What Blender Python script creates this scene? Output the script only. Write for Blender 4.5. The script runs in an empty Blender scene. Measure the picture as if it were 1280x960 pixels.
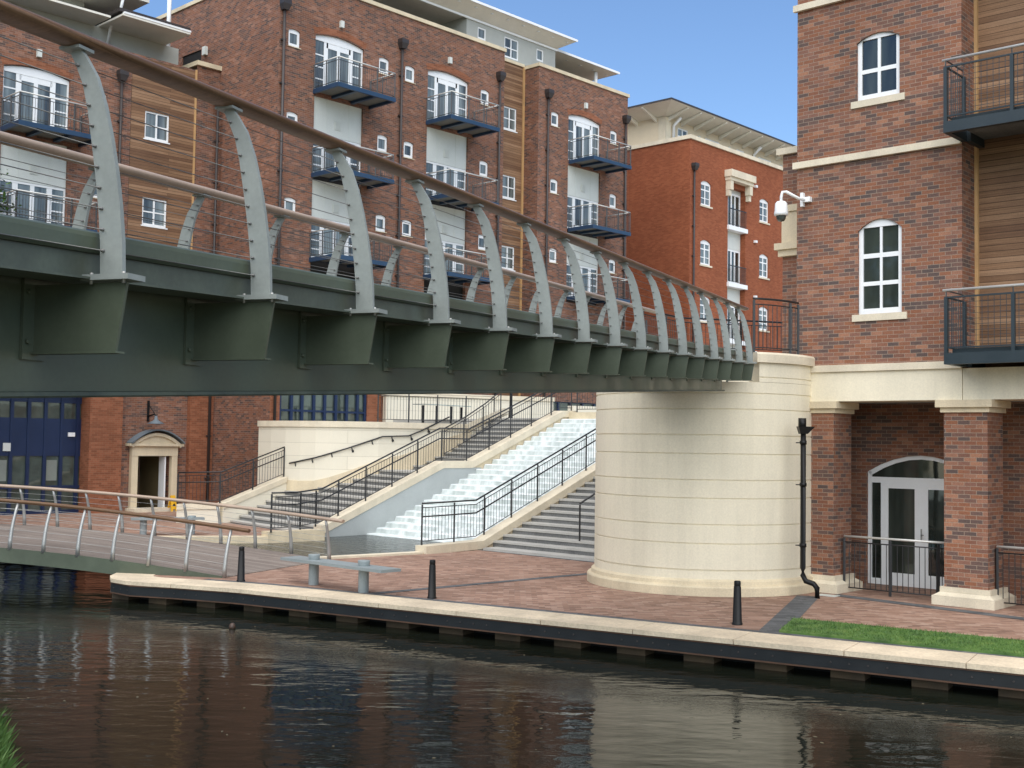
import bpy, bmesh, math, random
import numpy as np
random.seed(7)
SC = bpy.context.scene
COL = SC.collection
sin, cos, rad, pi = math.sin, math.cos, math.radians, math.pi

# ------------------------------------------------------------------ camera
FPX = 1487.8; PITCH = rad(2.8147); ROLL = rad(.8781); KD = .0666e-6; RD0 = 600.; HC = 2.85
_f = np.array([0, cos(PITCH), sin(PITCH)]); _u = np.array([0, -sin(PITCH), cos(PITCH)]); _r = np.array([1., 0, 0])
_r, _u = cos(ROLL) * _r + sin(ROLL) * _u, -sin(ROLL) * _r + cos(ROLL) * _u
CAMP = np.array([0, 0, HC])
def ray(x, y):
    dx, dy = x - 640, y - 480
    g = 1 + KD * (dx * dx + dy * dy - RD0 ** 2)
    return _f * FPX + _r * dx * g - _u * dy * g
def at_z(x, y, z=0.):
    r = ray(x, y); return CAMP + r * (z - HC) / r[2]
def at_Y(x, y, Y):
    r = ray(x, y); return CAMP + r * Y / r[1]
cam = bpy.data.cameras.new('camera'); camo = bpy.data.objects.new('camera', cam); COL.objects.link(camo)
cam.sensor_width = 36; cam.lens = FPX * 36 / 1280; cam.clip_start = .1; cam.clip_end = 2000
from mathutils import Matrix, Vector
M = Matrix(((_r[0], _u[0], -_f[0], 0), (_r[1], _u[1], -_f[1], 0), (_r[2], _u[2], -_f[2], HC), (0, 0, 0, 1)))
camo.matrix_world = M
SC.camera = camo

# ------------------------------------------------------------------ materials
def L(r, g, b, k=1.):
    def c(v):
        v /= 255.; return (v / 12.92 if v < .04045 else ((v + .055) / 1.055) ** 2.4) * k
    return (c(r), c(g), c(b), 1)
def newmat(name):
    m = bpy.data.materials.new(name); m.use_nodes = True
    nt = m.node_tree; b = nt.nodes['Principled BSDF']
    return m, nt, b
def N(nt, t, **kw):
    n = nt.nodes.new(t)
    for k, v in kw.items(): setattr(n, k, v)
    return n
def math_n(nt, op, a, b=None):
    n = N(nt, 'ShaderNodeMath', operation=op)
    for i, v in enumerate((a, b)):
        if v is None: continue
        if isinstance(v, (int, float)): n.inputs[i].default_value = v
        else: nt.links.new(v, n.inputs[i])
    return n.outputs[0]
def mixc(nt, fac, a, b, mode='MIX'):
    n = N(nt, 'ShaderNodeMix', data_type='RGBA', blend_type=mode)
    for i, v in ((0, fac), (6, a), (7, b)):
        if isinstance(v, (int, float)): n.inputs[i].default_value = v
        elif isinstance(v, tuple): n.inputs[i].default_value = v
        else: nt.links.new(v, n.inputs[i])
    return n.outputs[2]
def wpos(nt):
    return N(nt, 'ShaderNodeNewGeometry').outputs['Position']
def noise(nt, scale, detail=3, vec=None, rough=.6):
    n = N(nt, 'ShaderNodeTexNoise'); n.inputs['Scale'].default_value = scale; n.inputs['Detail'].default_value = detail
    n.inputs['Roughness'].default_value = rough
    nt.links.new(vec if vec is not None else wpos(nt), n.inputs['Vector']); return n.outputs['Fac']
def ramp(nt, fac, stops, interp='LINEAR'):
    r = N(nt, 'ShaderNodeValToRGB'); cr = r.color_ramp; cr.interpolation = interp
    while len(cr.elements) < len(stops): cr.elements.new(.5)
    for e, (p, c) in zip(cr.elements, stops):
        e.position = p; e.color = c if len(c) == 4 else (*c, 1)
    nt.links.new(fac, r.inputs[0]); return r.outputs[0]
def bump(nt, b, h, strength=.3, dist=.01):
    n = N(nt, 'ShaderNodeBump'); n.inputs['Strength'].default_value = strength; n.inputs['Distance'].default_value = dist
    nt.links.new(h, n.inputs['Height']); nt.links.new(n.outputs[0], b.inputs['Normal'])
def grey(v): return (v, v, v, 1)
def plain(name, col, rough=.6, metal=0., var=.12, scale=1.5, fine=.06, fscale=40, bmp=0., spec=.5, coat=0., streak=0.):
    m, nt, b = newmat(name)
    n1 = noise(nt, scale, 4); n2 = noise(nt, fscale, 2)
    f1 = ramp(nt, n1, [(.3, grey(1 - var)), (.7, grey(1 + var))]); f2 = ramp(nt, n2, [(.3, grey(1 - fine)), (.7, grey(1 + fine))])
    c = mixc(nt, 1., mixc(nt, 1., col, f1, 'MULTIPLY'), f2, 'MULTIPLY')
    if streak:
        mp = N(nt, 'ShaderNodeMapping'); mp.inputs['Scale'].default_value = (1.6, 1.6, .12); nt.links.new(wpos(nt), mp.inputs[0])
        c = mixc(nt, 1., c, ramp(nt, noise(nt, 1., 5, mp.outputs[0], .65), [(.35, grey(1 - streak)), (.6, grey(1 + streak * .3))]), 'MULTIPLY')
    nt.links.new(c, b.inputs['Base Color'])
    b.inputs['Metallic'].default_value = metal; b.inputs['Specular IOR Level'].default_value = spec
    nt.links.new(ramp(nt, n1, [(.3, grey(max(rough - .08, 0))), (.7, grey(min(rough + .08, 1)))]), b.inputs['Roughness'])
    if coat: b.inputs['Coat Weight'].default_value = coat
    if bmp: bump(nt, b, n2, bmp, .01)
    return m
def unit(name, bw, bh, stops, mortar, mw=.010, stag=.5, big=.15, rough=.85, bmp=.5, fine=.12, streak=None, soft=0.):
    """masonry or boards from UV in metres: each unit its own colour, joints between"""
    m, nt, b = newmat(name)
    uv = N(nt, 'ShaderNodeTexCoord').outputs['UV']; s = N(nt, 'ShaderNodeSeparateXYZ'); nt.links.new(uv, s.inputs[0])
    v = math_n(nt, 'DIVIDE', s.outputs[1], bh); row = math_n(nt, 'FLOOR', v); fv = math_n(nt, 'SUBTRACT', v, row)
    par = math_n(nt, 'MODULO', math_n(nt, 'ABSOLUTE', row), 2.)
    u = math_n(nt, 'ADD', math_n(nt, 'DIVIDE', s.outputs[0], bw), math_n(nt, 'MULTIPLY', par, stag))
    colm = math_n(nt, 'FLOOR', u); fu = math_n(nt, 'SUBTRACT', u, colm)
    cv = N(nt, 'ShaderNodeCombineXYZ'); nt.links.new(colm, cv.inputs[0]); nt.links.new(row, cv.inputs[1])
    wn = N(nt, 'ShaderNodeTexWhiteNoise', noise_dimensions='2D'); nt.links.new(cv.outputs[0], wn.inputs['Vector'])
    # clusters of like colour
    cl = noise(nt, 1.7, 3); k = math_n(nt, 'ADD', wn.outputs['Value'], math_n(nt, 'MULTIPLY', math_n(nt, 'SUBTRACT', cl, .5), .45))
    c = ramp(nt, k, stops, 'LINEAR')
    ju = math_n(nt, 'MAXIMUM', math_n(nt, 'LESS_THAN', fu, mw / bw), math_n(nt, 'LESS_THAN', fv, mw / bh))
    nb = noise(nt, .35, 4); f1 = ramp(nt, nb, [(.3, grey(1 - big)), (.7, grey(1 + big))])
    nf = noise(nt, 55, 3); f2 = ramp(nt, nf, [(.3, grey(1 - fine)), (.7, grey(1 + fine))])
    c = mixc(nt, ju, c, mortar)
    c = mixc(nt, 1., mixc(nt, 1., c, f1, 'MULTIPLY'), f2, 'MULTIPLY')
    if streak:
        mp = N(nt, 'ShaderNodeMapping'); mp.inputs['Scale'].default_value = streak; nt.links.new(uv, mp.inputs[0])
        ns = noise(nt, 1., 4, mp.outputs[0]); c = mixc(nt, 1., c, ramp(nt, ns, [(.3, grey(.7)), (.7, grey(1.25))]), 'MULTIPLY')
    nt.links.new(c, b.inputs['Base Color']); b.inputs['Roughness'].default_value = rough; b.inputs['Specular IOR Level'].default_value = .25
    if bmp: bump(nt, b, math_n(nt, 'ADD', math_n(nt, 'MULTIPLY', ju, -1.), math_n(nt, 'MULTIPLY', nf, .4)), bmp, .008)
    return m
MAT = {}
MAT['brick'] = unit('mixed_red_brick', .225, .075, [(-.0, (.098, .072, .064)), (.2, (.150, .090, .072)), (.4, (.215, .092, .056)), (.6, (.262, .110, .060)), (.8, (.215, .108, .078)), (1., (.34, .165, .10))], (.31, .235, .175, 1), .010, big=.13, fine=.22)
MAT['brick_far'] = unit('mixed_brown_brick', .225, .075, [(.0, (.085, .056, .048)), (.2, (.135, .076, .058)), (.4, (.185, .080, .048)), (.65, (.225, .095, .055)), (.82, (.185, .092, .066)), (1., (.29, .145, .095))], (.27, .195, .145, 1), .009, big=.14, fine=.22)
MAT['orange_brick'] = unit('orange_brick', .225, .075, [(.0, (.19, .068, .034)), (.5, (.245, .086, .042)), (1., (.30, .115, .06))], (.26, .15, .09, 1), .008, big=.12)
MAT['red_brick'] = unit('plain_orange_red_brick', .225, .075, [(.0, (.225, .064, .027)), (.5, (.262, .077, .033)), (1., (.30, .095, .042))], (.27, .11, .06, 1), .007, big=.12, fine=.1)
MAT['wood'] = unit('cedar_boards', 5.2, .115, [(.0, (.155, .082, .045)), (.4, (.215, .120, .065)), (.7, (.255, .146, .080)), (1., (.315, .190, .110))], (.05, .026, .014, 1), .010, stag=.37, streak=(.9, 45, 1), rough=.6)
MAT['trim_wood'] = plain('pale_timber_trim', (.50, .30, .13, 1), .6)
MAT['deck'] = unit('grey_timber_deck', 3.2, .14, [(.0, (.19, .155, .13)), (.5, (.225, .187, .158)), (1., (.26, .22, .186))], (.10, .085, .072, 1), .012, stag=.37, streak=(1., 30, 1), rough=.8)
MAT['paver'] = unit('pink_brick_paving', .21, .105, [(.0, (.20, .118, .085)), (.3, (.275, .165, .115)), (.7, (.325, .198, .142)), (1., (.39, .265, .20))], (.25, .19, .15, 1), .006, rough=.8, big=.17, fine=.16)
MAT['cream'] = unit('cream_cast_stone', 40., .455, [(.0, (.70, .65, .52)), (1., (.74, .685, .55))], (.46, .42, .33, 1), .010, stag=.1, big=.05, fine=.04, rough=.8, bmp=.3)
MAT['pier'] = plain('cream_pier_stone', (.76, .69, .525, 1), .8, var=.05, fine=.05, fscale=30, bmp=.15, scale=.7, streak=.09)
MAT['stone'] = plain('buff_stone', (.64, .54, .37, 1), .75, var=.1, fine=.08, scale=1.2, bmp=.15, streak=.12)
MAT['coping'] = plain('pale_coping_stone', (.68, .60, .45, 1), .75, var=.1, fine=.07, scale=1.4, bmp=.15, streak=.10)
MAT['quaystone'] = plain('weathered_quay_stone', (.62, .515, .365, 1), .8, var=.16, fine=.12, scale=1.1, fscale=25, bmp=.25, streak=.12)
MAT['render'] = plain('grey_render', (.40, .415, .385, 1), .85, var=.06)
MAT['rendergrey'] = plain('wet_grey_render', (.40, .43, .42, 1), .5, var=.12, scale=.6)
MAT['rendercream'] = plain('cream_render', (.66, .56, .40, 1), .85, var=.05)
MAT['soffit'] = plain('grey_soffit_board', (.74, .71, .62, 1), .7, var=.05)
MAT['decksoffit'] = plain('grey_balcony_boards', (.16, .155, .135, 1), .7, var=.1)
MAT['white'] = plain('white_paint', (.82, .83, .82, 1), .45, var=.03, fine=.02)
MAT['panel'] = plain('pale_grey_panel', (.60, .62, .57, 1), .55, var=.04)
MAT['black'] = plain('black_paint', (.007, .007, .007, 1), .45, var=.1, spec=.3)
MAT['blackrail'] = plain('black_rail_paint', (.018, .018, .019, 1), .4, var=.1)
MAT['pipe'] = plain('dark_brown_iron', (.035, .028, .026, 1), .5, var=.15)
MAT['blue'] = plain('blue_steel_paint', (.018, .047, .095, 1), .4, var=.08)
MAT['bluedoor'] = plain('dark_blue_paint', (.008, .020, .062, 1), .45, var=.1)
MAT['slate'] = plain('slate_blue_steel', (.018, .030, .036, 1), .45, var=.1)
MAT['green'] = plain('dark_green_bridge_paint', (.078, .095, .064, 1), .42, var=.16, scale=2.2, fine=.05)
MAT['greenrust'] = plain('green_paint_dull', (.074, .088, .066, 1), .5, var=.25, scale=4.5, fine=.08)
MAT['rib'] = plain('grey_rib_paint', (.25, .272, .252, 1), .45, metal=.0, var=.08, fine=.05, scale=4, streak=.12)
MAT['steel'] = plain('brushed_steel', (.42, .42, .40, 1), .48, metal=.7, var=.08)
MAT['railsteel'] = plain('pale_steel_rail', (.62, .61, .57, 1), .4, metal=.35, var=.06)
MAT['wire'] = plain('stainless_wire', (.17, .165, .155, 1), .4, metal=.6, var=.1)
MAT['railwood'] = unit('varnished_handrail', 3., .2, [(.0, (.12, .066, .034)), (1., (.18, .102, .054))], (.10, .05, .02, 1), .002, streak=(.8, 60, 1), rough=.35, bmp=.1)
MAT['railpale'] = plain('sky_sheen_handrail', (.36, .27, .20, 1), .4, var=.15)  # varnished far rails, the sky's sheen on their tops painted into the colour
MAT['grey_stone'] = plain('grey_granite', (.40, .387, .35, 1), .7, var=.1, fine=.15, fscale=60)
MAT['granite_dark'] = plain('dark_granite', (.15, .15, .145, 1), .7, var=.25, fine=.2, fscale=25)
MAT['band'] = unit('dark_paving_blocks', .21, .105, [(.0, (.075, .078, .08)), (1., (.15, .152, .152))], (.1, .1, .1, 1), .006)
MAT['fender'] = plain('black_steel_fender', (.009, .011, .012, 1), .55, var=.3, scale=3)
MAT['rust'] = plain('rusty_edge', (.085, .045, .026, 1), .85, var=.3, scale=4)
MAT['pile'] = plain('brown_pile', (.085, .058, .032, 1), .85, var=.3, scale=3, bmp=.3)
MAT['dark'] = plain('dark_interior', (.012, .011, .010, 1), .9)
MAT['benchgrey'] = plain('grey_bench_paint', (.25, .285, .285, 1), .45, var=.07)
MAT['yellow'] = plain('yellow_plastic', (.75, .42, .02, 1), .4)
MAT['lead'] = plain('lead_sheet', (.14, .17, .19, 1), .6, var=.15)
MAT['hall'] = plain('dim_hallway', (.17, .13, .06, 1), .8)
MAT['curtain'] = plain('pale_blind', (.20, .22, .19, 1), .8)
MAT['fleck'] = plain('dry_leaf_fleck', (.16, .13, .075, 1), .7, var=.4)
MAT['lump'] = plain('wet_brown_lump', (.055, .03, .018, 1), .4, var=.3, scale=20)
def glass_mat(name, base, rough=.04, var=.5, mapp=(1, 1, 1)):
    m, nt, b = newmat(name)
    mp = N(nt, 'ShaderNodeMapping'); mp.inputs['Scale'].default_value = mapp; nt.links.new(wpos(nt), mp.inputs[0]); n = noise(nt, .8, 3, mp.outputs[0]); c = mixc(nt, 1., base, ramp(nt, n, [(.35, grey(1 - var)), (.65, grey(1 + var))]), 'MULTIPLY')
    nt.links.new(c, b.inputs['Base Color']); b.inputs['Roughness'].default_value = rough; b.inputs['IOR'].default_value = 1.55
    b.inputs['Specular IOR Level'].default_value = .8
    w = noise(nt, 1.3, 2); bump(nt, b, w, .05, .05)
    return m
MAT['glass'] = glass_mat('window_glass', (.125, .145, .14, 1), var=.75, mapp=(2.6, 2.6, .25))
MAT['glassdark'] = glass_mat('dark_window_glass', (.034, .042, .035, 1), var=.7, mapp=(2, 2, .4))
MAT['glassblue'] = glass_mat('shop_glass', (.05, .065, .055, 1))
MAT['glassgreen'] = glass_mat('pale_glass', (.24, .30, .29, 1))
# grass
m, nt, b = newmat('grass_blades')
oi = noise(nt, 3, 3); c = ramp(nt, oi, [(.25, (.035, .08, .016)), (.45, (.065, .14, .025)), (.6, (.10, .185, .035)), (.8, (.19, .23, .07))]); nt.links.new(c, b.inputs['Base Color']); b.inputs['Roughness'].default_value = .6
MAT['grass'] = m
m, nt, b = newmat('leaves'); oi = noise(nt, 6, 3); c = ramp(nt, oi, [(.3, (.03, .075, .015)), (.6, (.06, .13, .025)), (.85, (.10, .19, .04))]); nt.links.new(c, b.inputs['Base Color']); b.inputs['Roughness'].default_value = .5
MAT['leaf'] = m
MAT['bark'] = plain('bark', (.09, .07, .05, 1), .9, var=.3, scale=8)
MAT['soil'] = plain('bank_soil', (.08, .075, .045, 1), .95, var=.3)
# canal water
m, nt, b = newmat('canal_water')
b.inputs['Base Color'].default_value = (.010, .012, .008, 1); b.inputs['Roughness'].default_value = .02; b.inputs['IOR'].default_value = 1.29
mp = N(nt, 'ShaderNodeMapping'); mp.inputs['Scale'].default_value = (1., 2.1, 1); mp.inputs['Rotation'].default_value = (0, 0, rad(18)); nt.links.new(wpos(nt), mp.inputs[0])
w1 = noise(nt, .9, 2, mp.outputs[0]); w2 = noise(nt, 3.2, 2, mp.outputs[0]); w3 = noise(nt, 9., 3, mp.outputs[0])
patch = ramp(nt, noise(nt, .30, 3), [(.42, grey(.12)), (.62, grey(1.))])
sx = N(nt, 'ShaderNodeSeparateXYZ'); nt.links.new(wpos(nt), sx.inputs[0])
dq = math_n(nt, 'ADD', math_n(nt, 'MULTIPLY', sx.outputs[0], .5085), math_n(nt, 'MULTIPLY', sx.outputs[1], .8611))      # distance along the quay's normal
dq = math_n(nt, 'ADD', dq, math_n(nt, 'MULTIPLY', noise(nt, .5, 3), 1.6))
line = ramp(nt, math_n(nt, 'MULTIPLY', math_n(nt, 'ABSOLUTE', math_n(nt, 'SUBTRACT', dq, 15.2)), 1.), [(.0, grey(1.)), (.35, grey(.5)), (.8, grey(0.))])
ruf = math_n(nt, 'ADD', math_n(nt, 'MULTIPLY', patch, .8), math_n(nt, 'MULTIPLY', line, 2.6))
h = math_n(nt, 'ADD', math_n(nt, 'MULTIPLY', w1, 1.1), math_n(nt, 'ADD', math_n(nt, 'MULTIPLY', w2, .30), math_n(nt, 'MULTIPLY', math_n(nt, 'MULTIPLY', w3, ruf), .16)))
bump(nt, b, h, .30, .05)
MAT['water'] = m
# foam on the cascade
m, nt, b = newmat('cascading_water')
mp = N(nt, 'ShaderNodeMapping'); mp.inputs['Rotation'].default_value = (0, 0, rad(-46.3)); nt.links.new(wpos(nt), mp.inputs[0])
mp2 = N(nt, 'ShaderNodeMapping'); mp2.inputs['Scale'].default_value = (3.2, 1.3, 3.2); nt.links.new(mp.outputs[0], mp2.inputs[0])
f1 = noise(nt, 1.5, 5, mp2.outputs[0]); f2 = noise(nt, 2.2, 3)
c = ramp(nt, math_n(nt, 'ADD', math_n(nt, 'MULTIPLY', f1, .7), math_n(nt, 'MULTIPLY', f2, .3)), [(.34, (.50, .56, .545)), (.48, (.66, .71, .70)), (.6, (.82, .85, .84))])
nt.links.new(c, b.inputs['Base Color']); b.inputs['Roughness'].default_value = .35; bump(nt, b, f1, .25, .03)
MAT['foam'] = m
m, nt, b = newmat('falling_sheet')
mp3 = N(nt, 'ShaderNodeMapping'); mp3.inputs['Rotation'].default_value = (0, 0, rad(-46.3)); nt.links.new(wpos(nt), mp3.inputs[0])
mp4 = N(nt, 'ShaderNodeMapping'); mp4.inputs['Scale'].default_value = (.5, 2.2, .9); nt.links.new(mp3.outputs[0], mp4.inputs[0])
c = ramp(nt, noise(nt, 1.4, 4, mp4.outputs[0]), [(.34, (.40, .45, .43)), (.5, (.53, .58, .56)), (.66, (.72, .76, .745))]); nt.links.new(c, b.inputs['Base Color']); b.inputs['Roughness'].default_value = .2
MAT['fall'] = m
m, nt, b = newmat('pool_water'); b.inputs['Base Color'].default_value = (.03, .036, .03, 1); b.inputs['Roughness'].default_value = .12
w = noise(nt, 5, 3); bump(nt, b, w, .9, .12); MAT['pool'] = m

# ------------------------------------------------------------------ mesh helpers
class Fr:
    """a frame on a facade: u along, n outward, z up"""
    def __init__(s, o, az):
        s.o = np.array([o[0], o[1]], float); a = rad(az); s.az = a
        s.d = np.array([cos(a), sin(a)]); s.nn = np.array([sin(a), -cos(a)])
    def p(s, u, n, z):
        q = s.o + s.d * u + s.nn * n; return (q[0], q[1], z)
LOCAL = Fr((0, 0), 0)          # local: u = +x, n = -y
BASE = {}
class MB:
    def __init__(s): s.v = []; s.f = []; s.sm = []
    def add(s, vs, fs, smooth=False):
        k = len(s.v); s.v += [tuple(map(float, q)) for q in vs]
        for f in fs: s.f.append([k + i for i in f]); s.sm.append(smooth)
    def hexa(s, a, b):         # a: 4 bottom, b: 4 top
        s.add(list(a) + list(b), [(3, 2, 1, 0), (4, 5, 6, 7), (0, 1, 5, 4), (1, 2, 6, 5), (2, 3, 7, 6), (3, 0, 4, 7)])
    def fbox(s, F, u0, u1, n0, n1, z0, z1):
        q = [(u0, n0), (u1, n0), (u1, n1), (u0, n1)]
        s.hexa([F.p(u, n, z0) for u, n in q], [F.p(u, n, z1) for u, n in q])
    def quad(s, a, b, c, d): s.add([a, b, c, d], [(0, 1, 2, 3)])
    def poly(s, pts): s.add(pts, [tuple(range(len(pts)))])
    def prism(s, pts, vec):
        n = len(pts); vec = np.array(vec); q = [tuple(np.array(p) + vec) for p in pts]
        s.add(list(pts) + q, [tuple(range(n - 1, -1, -1)), tuple(range(n, 2 * n))] + [(i, (i + 1) % n, n + (i + 1) % n, n + i) for i in range(n)])
    def bar(s, p, q, w, h=None, up=(0, 0, 1)):
        h = h or w; p = np.array(p, float); q = np.array(q, float); d = q - p; l = np.linalg.norm(d)
        if l < 1e-6: return
        d /= l; up = np.array(up, float)
        x = np.cross(d, up)
        if np.linalg.norm(x) < 1e-3: x = np.cross(d, (1, 0, 0))
        x /= np.linalg.norm(x); y = np.cross(x, d); x = x * w / 2; y = y * h / 2
        s.hexa([p - x - y, p + x - y, p + x + y, p - x + y], [q - x - y, q + x - y, q + x + y, q - x + y])
    def tube(s, path, r, n=8, rz=None, cap=True, flat=None):
        """r a number or list; flat=(w,h) gives an oval, h measured along z"""
        P = [np.array(p, float) for p in path]; k = len(P); vs = []
        for i, p in enumerate(P):
            t = P[min(i + 1, k - 1)] - P[max(i - 1, 0)]; t = t / np.linalg.norm(t)
            x = np.cross(t, (0, 0, 1.)); 
            if np.linalg.norm(x) < .05: x = np.cross(t, (0, 1., 0))
            x /= np.linalg.norm(x); y = np.cross(x, t)
            ri = r[i] if isinstance(r, (list, tuple)) else r
            a, b2 = flat if flat else (ri, ri)
            for j in range(n):
                an = 2 * pi * (j + .5) / n; vs.append(p + x * cos(an) * a + y * sin(an) * b2)
        fs = [(i * n + j, i * n + (j + 1) % n, (i + 1) * n + (j + 1) % n, (i + 1) * n + j) for i in range(k - 1) for j in range(n)]
        s.add(vs, fs, True)
        if cap:
            s.add(vs[:n], [tuple(range(n))]); s.add(vs[-n:], [tuple(range(n))])
    def lathe(s, prof, c, n=24, a0=0., a1=2 * pi, smooth=True):
        full = abs(a1 - a0 - 2 * pi) < 1e-6; m = n if full else n + 1; vs = []
        for r, z in prof:
            for j in range(m):
                a = a0 + (a1 - a0) * j / n; vs.append((c[0] + r * cos(a), c[1] + r * sin(a), c[2] + z))
        fs = []
        for i in range(len(prof) - 1):
            for j in range(n):
                j2 = (j + 1) % m
                fs.append((i * m + j, i * m + j2, (i + 1) * m + j2, (i + 1) * m + j))
        s.add(vs, fs, smooth)
    def mesh(s, name, mat, off=(0, 0, 0), fix=True, bevel=0):
        me = bpy.data.meshes.new(name); off = np.array(off)
        me.from_pydata([tuple(np.array(q) - off) for q in s.v], [], s.f)
        me.polygons.foreach_set('use_smooth', s.sm)
        if fix:
            bm = bmesh.new(); bm.from_mesh(me)
            bmesh.ops.remove_doubles(bm, verts=bm.verts, dist=1e-5)
            bmesh.ops.recalc_face_normals(bm, faces=bm.faces)
            bm.to_mesh(me); bm.free()
        uvl = me.uv_layers.new(name='UVMap'); vv = [q.co for q in me.vertices]; o = Vector(off)
        for pl in me.polygons:
            nrm = pl.normal
            if abs(nrm.z) > .75:
                for li in pl.loop_indices:
                    q = vv[me.loops[li].vertex_index] + o; uvl.data[li].uv = (q.x, q.y)
            else:
                t = Vector((-nrm.y, nrm.x, 0)); t.normalize()
                for li in pl.loop_indices:
                    q = vv[me.loops[li].vertex_index] + o; uvl.data[li].uv = (q.dot(t), q.z)
        me.materials.append(MAT[mat]); return me
    def build(s, name, mat, parent=None, loc=None, **kw):
        off = BASE[parent] if parent else (np.array(loc if loc is not None else (0, 0, 0), float))
        me = s.mesh(name, mat, off)
        o = bpy.data.objects.new(name, me); COL.objects.link(o); BASE[o] = off
        if parent: o.parent = parent
        else: o.location = tuple(off)
        return o
def tag(o, label=None, cat=None, group=None, kind=None):
    for k, v in (('label', label), ('category', cat), ('group', group), ('kind', kind)):
        if v: o[k] = v
    return o
def thing(name, label, cat, loc, group=None):
    o = bpy.data.objects.new(name, None); COL.objects.link(o); o.location = tuple(float(x) for x in loc); BASE[o] = np.array(loc, float)
    return tag(o, label, cat, group)
def inst(name, me, parent, p, az):
    """place mesh data at world point p turned by az under parent (a root or an inst)"""
    o = bpy.data.objects.new(name, me); COL.objects.link(o); o.parent = parent
    o.location = tuple(np.array(p, float) - BASE[parent]); o.rotation_euler = (0, 0, az); BASE[o] = np.array(p, float); return o
def sub(name, me, parent):
    o = bpy.data.objects.new(name, me); COL.objects.link(o); o.parent = parent; return o

def arc(u0, u1, z1, rise, n=8):
    return [(u0 + (u1 - u0) * i / n, z1 + rise * (1 - (2 * i / n - 1) ** 2)) for i in range(n + 1)]
def facade(mb, F, n, u0, u1, z0, z1, holes=(), dep=.16):
    """wall face with openings (u0,u1,z0,z1,rise) and their reveals"""
    us = sorted({u0, u1} | {h[0] for h in holes} | {h[1] for h in holes}); zs = sorted({z0, z1} | {h[2] for h in holes} | {h[3] + h[4] for h in holes})
    us = [u for u in us if u0 <= u <= u1]; zs = [z for z in zs if z0 <= z <= z1]
    for a, b in zip(us[:-1], us[1:]):
        for c, d in zip(zs[:-1], zs[1:]):
            um, zm = (a + b) / 2, (c + d) / 2
            if any(h[0] < um < h[1] and h[2] < zm < h[3] + h[4] for h in holes): continue
            mb.quad(F.p(a, n, c), F.p(b, n, c), F.p(b, n, d), F.p(a, n, d))
    for h in holes:
        a, b, c, d, r = h[:5]; e = h[5] if len(h) > 5 else dep
        A = arc(a, b, d, r) if r > 0 else [(a, d), (b, d)]
        for (p, q) in zip(A[:-1], A[1:]):
            if r > 0: mb.quad(F.p(p[0], n, p[1]), F.p(q[0], n, q[1]), F.p(q[0], n, d + r), F.p(p[0], n, d + r))
            mb.quad(F.p(p[0], n, p[1]), F.p(q[0], n, q[1]), F.p(q[0], n - e, q[1]), F.p(p[0], n - e, p[1]))
        mb.quad(F.p(a, n, c), F.p(a, n - e, c), F.p(a, n - e, d), F.p(a, n, d))
        mb.quad(F.p(b, n, c), F.p(b, n - e, c), F.p(b, n - e, d), F.p(b, n, d))
        mb.quad(F.p(a, n, c), F.p(b, n, c), F.p(b, n - e, c), F.p(a, n - e, c))
_wc = {}
def window_data(w, h, rise, cols, rows, fw=.06, mw=.045, glass='glass', sill=None, head=0., frame='white', d=.07):
    """mesh data of a window: frame, pane, sill in local x (centre 0), y inward, z from the bottom"""
    key = (w, h, rise, tuple(cols), tuple(rows), fw, mw, glass, sill, head, frame)
    if key in _wc: return _wc[key]
    f = MB(); hw = w / 2; F = LOCAL
    f.fbox(F, -hw, -hw + fw, -d, 0, 0, h); f.fbox(F, hw - fw, hw, -d, 0, 0, h); f.fbox(F, -hw + fw, hw - fw, -d, 0, 0, fw * 1.3)
    ring = head == 'ring'; top = h - (fw if ring else (head or fw))
    A = arc(-hw, hw, h, rise) if rise > 0 else [(-hw, h), (hw, h)]
    pts = [(-hw + fw, top), (hw - fw, top), (hw - fw, h)] + ([(hw, h)] if rise <= 0 else []) + [q for q in reversed(A)][(1 if rise <= 0 else 0):-1] + [(-hw, h), (-hw + fw, h)]
    if ring:
        for a, b in zip(A[:-1], A[1:]): f.prism([F.p(a[0], 0, a[1]), F.p(b[0], 0, b[1]), F.p(b[0] * (1 - 1.6 * fw / w), 0, b[1] - fw), F.p(a[0] * (1 - 1.6 * fw / w), 0, a[1] - fw)], (0, d, 0))
        pts = []
    cl = []
    for q in pts:
        if not cl or abs(cl[-1][0] - q[0]) + abs(cl[-1][1] - q[1]) > 1e-6: cl.append(q)
    if cl: f.prism([F.p(u, 0, z) for u, z in cl], (0, d, 0))
    for c in cols: f.fbox(F, c[0] - hw, c[1] - hw, -d * .8, -.008, c[2], c[3])
    for r in rows: f.fbox(F, r[0] - hw, r[1] - hw, -d * .7, -.014, r[2], r[3])
    g = MB(); zz = [(-hw + .01, .01), (hw - .01, .01)] + ([(u * .98, z - .01) for u, z in reversed(A)] if rise > 0 else [(hw - .01, h - .01), (-hw + .01, h - .01)])
    g.prism([F.p(u, -d * .45, z) for u, z in zz], (0, .012, 0))
    s = None
    if sill:
        sm = MB(); sm.fbox(F, -hw - sill[0], hw + sill[0], -d, sill[1], -sill[2], -.002); s = sm.mesh('sill', sill[3])
    _wc[key] = (f.mesh('window_frame', frame), g.mesh('pane', glass), s); return _wc[key]
def put_window(F, parent, u, n, z, data, name='window'):
    o = inst(name, data[0], parent, F.p(u, n, z), F.az); sub('pane', data[1], o)
    if data[2]: sub('sill', data[2], o)
    return o
def cross_rows(w, h, fw, cols, rows, mw, z0=None, z1=None):
    """even grid bars"""
    C = [((fw + (w - 2 * fw) * i / cols) - mw / 2, (fw + (w - 2 * fw) * i / cols) + mw / 2, fw, h - .01) for i in range(1, cols)]
    return C
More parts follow.
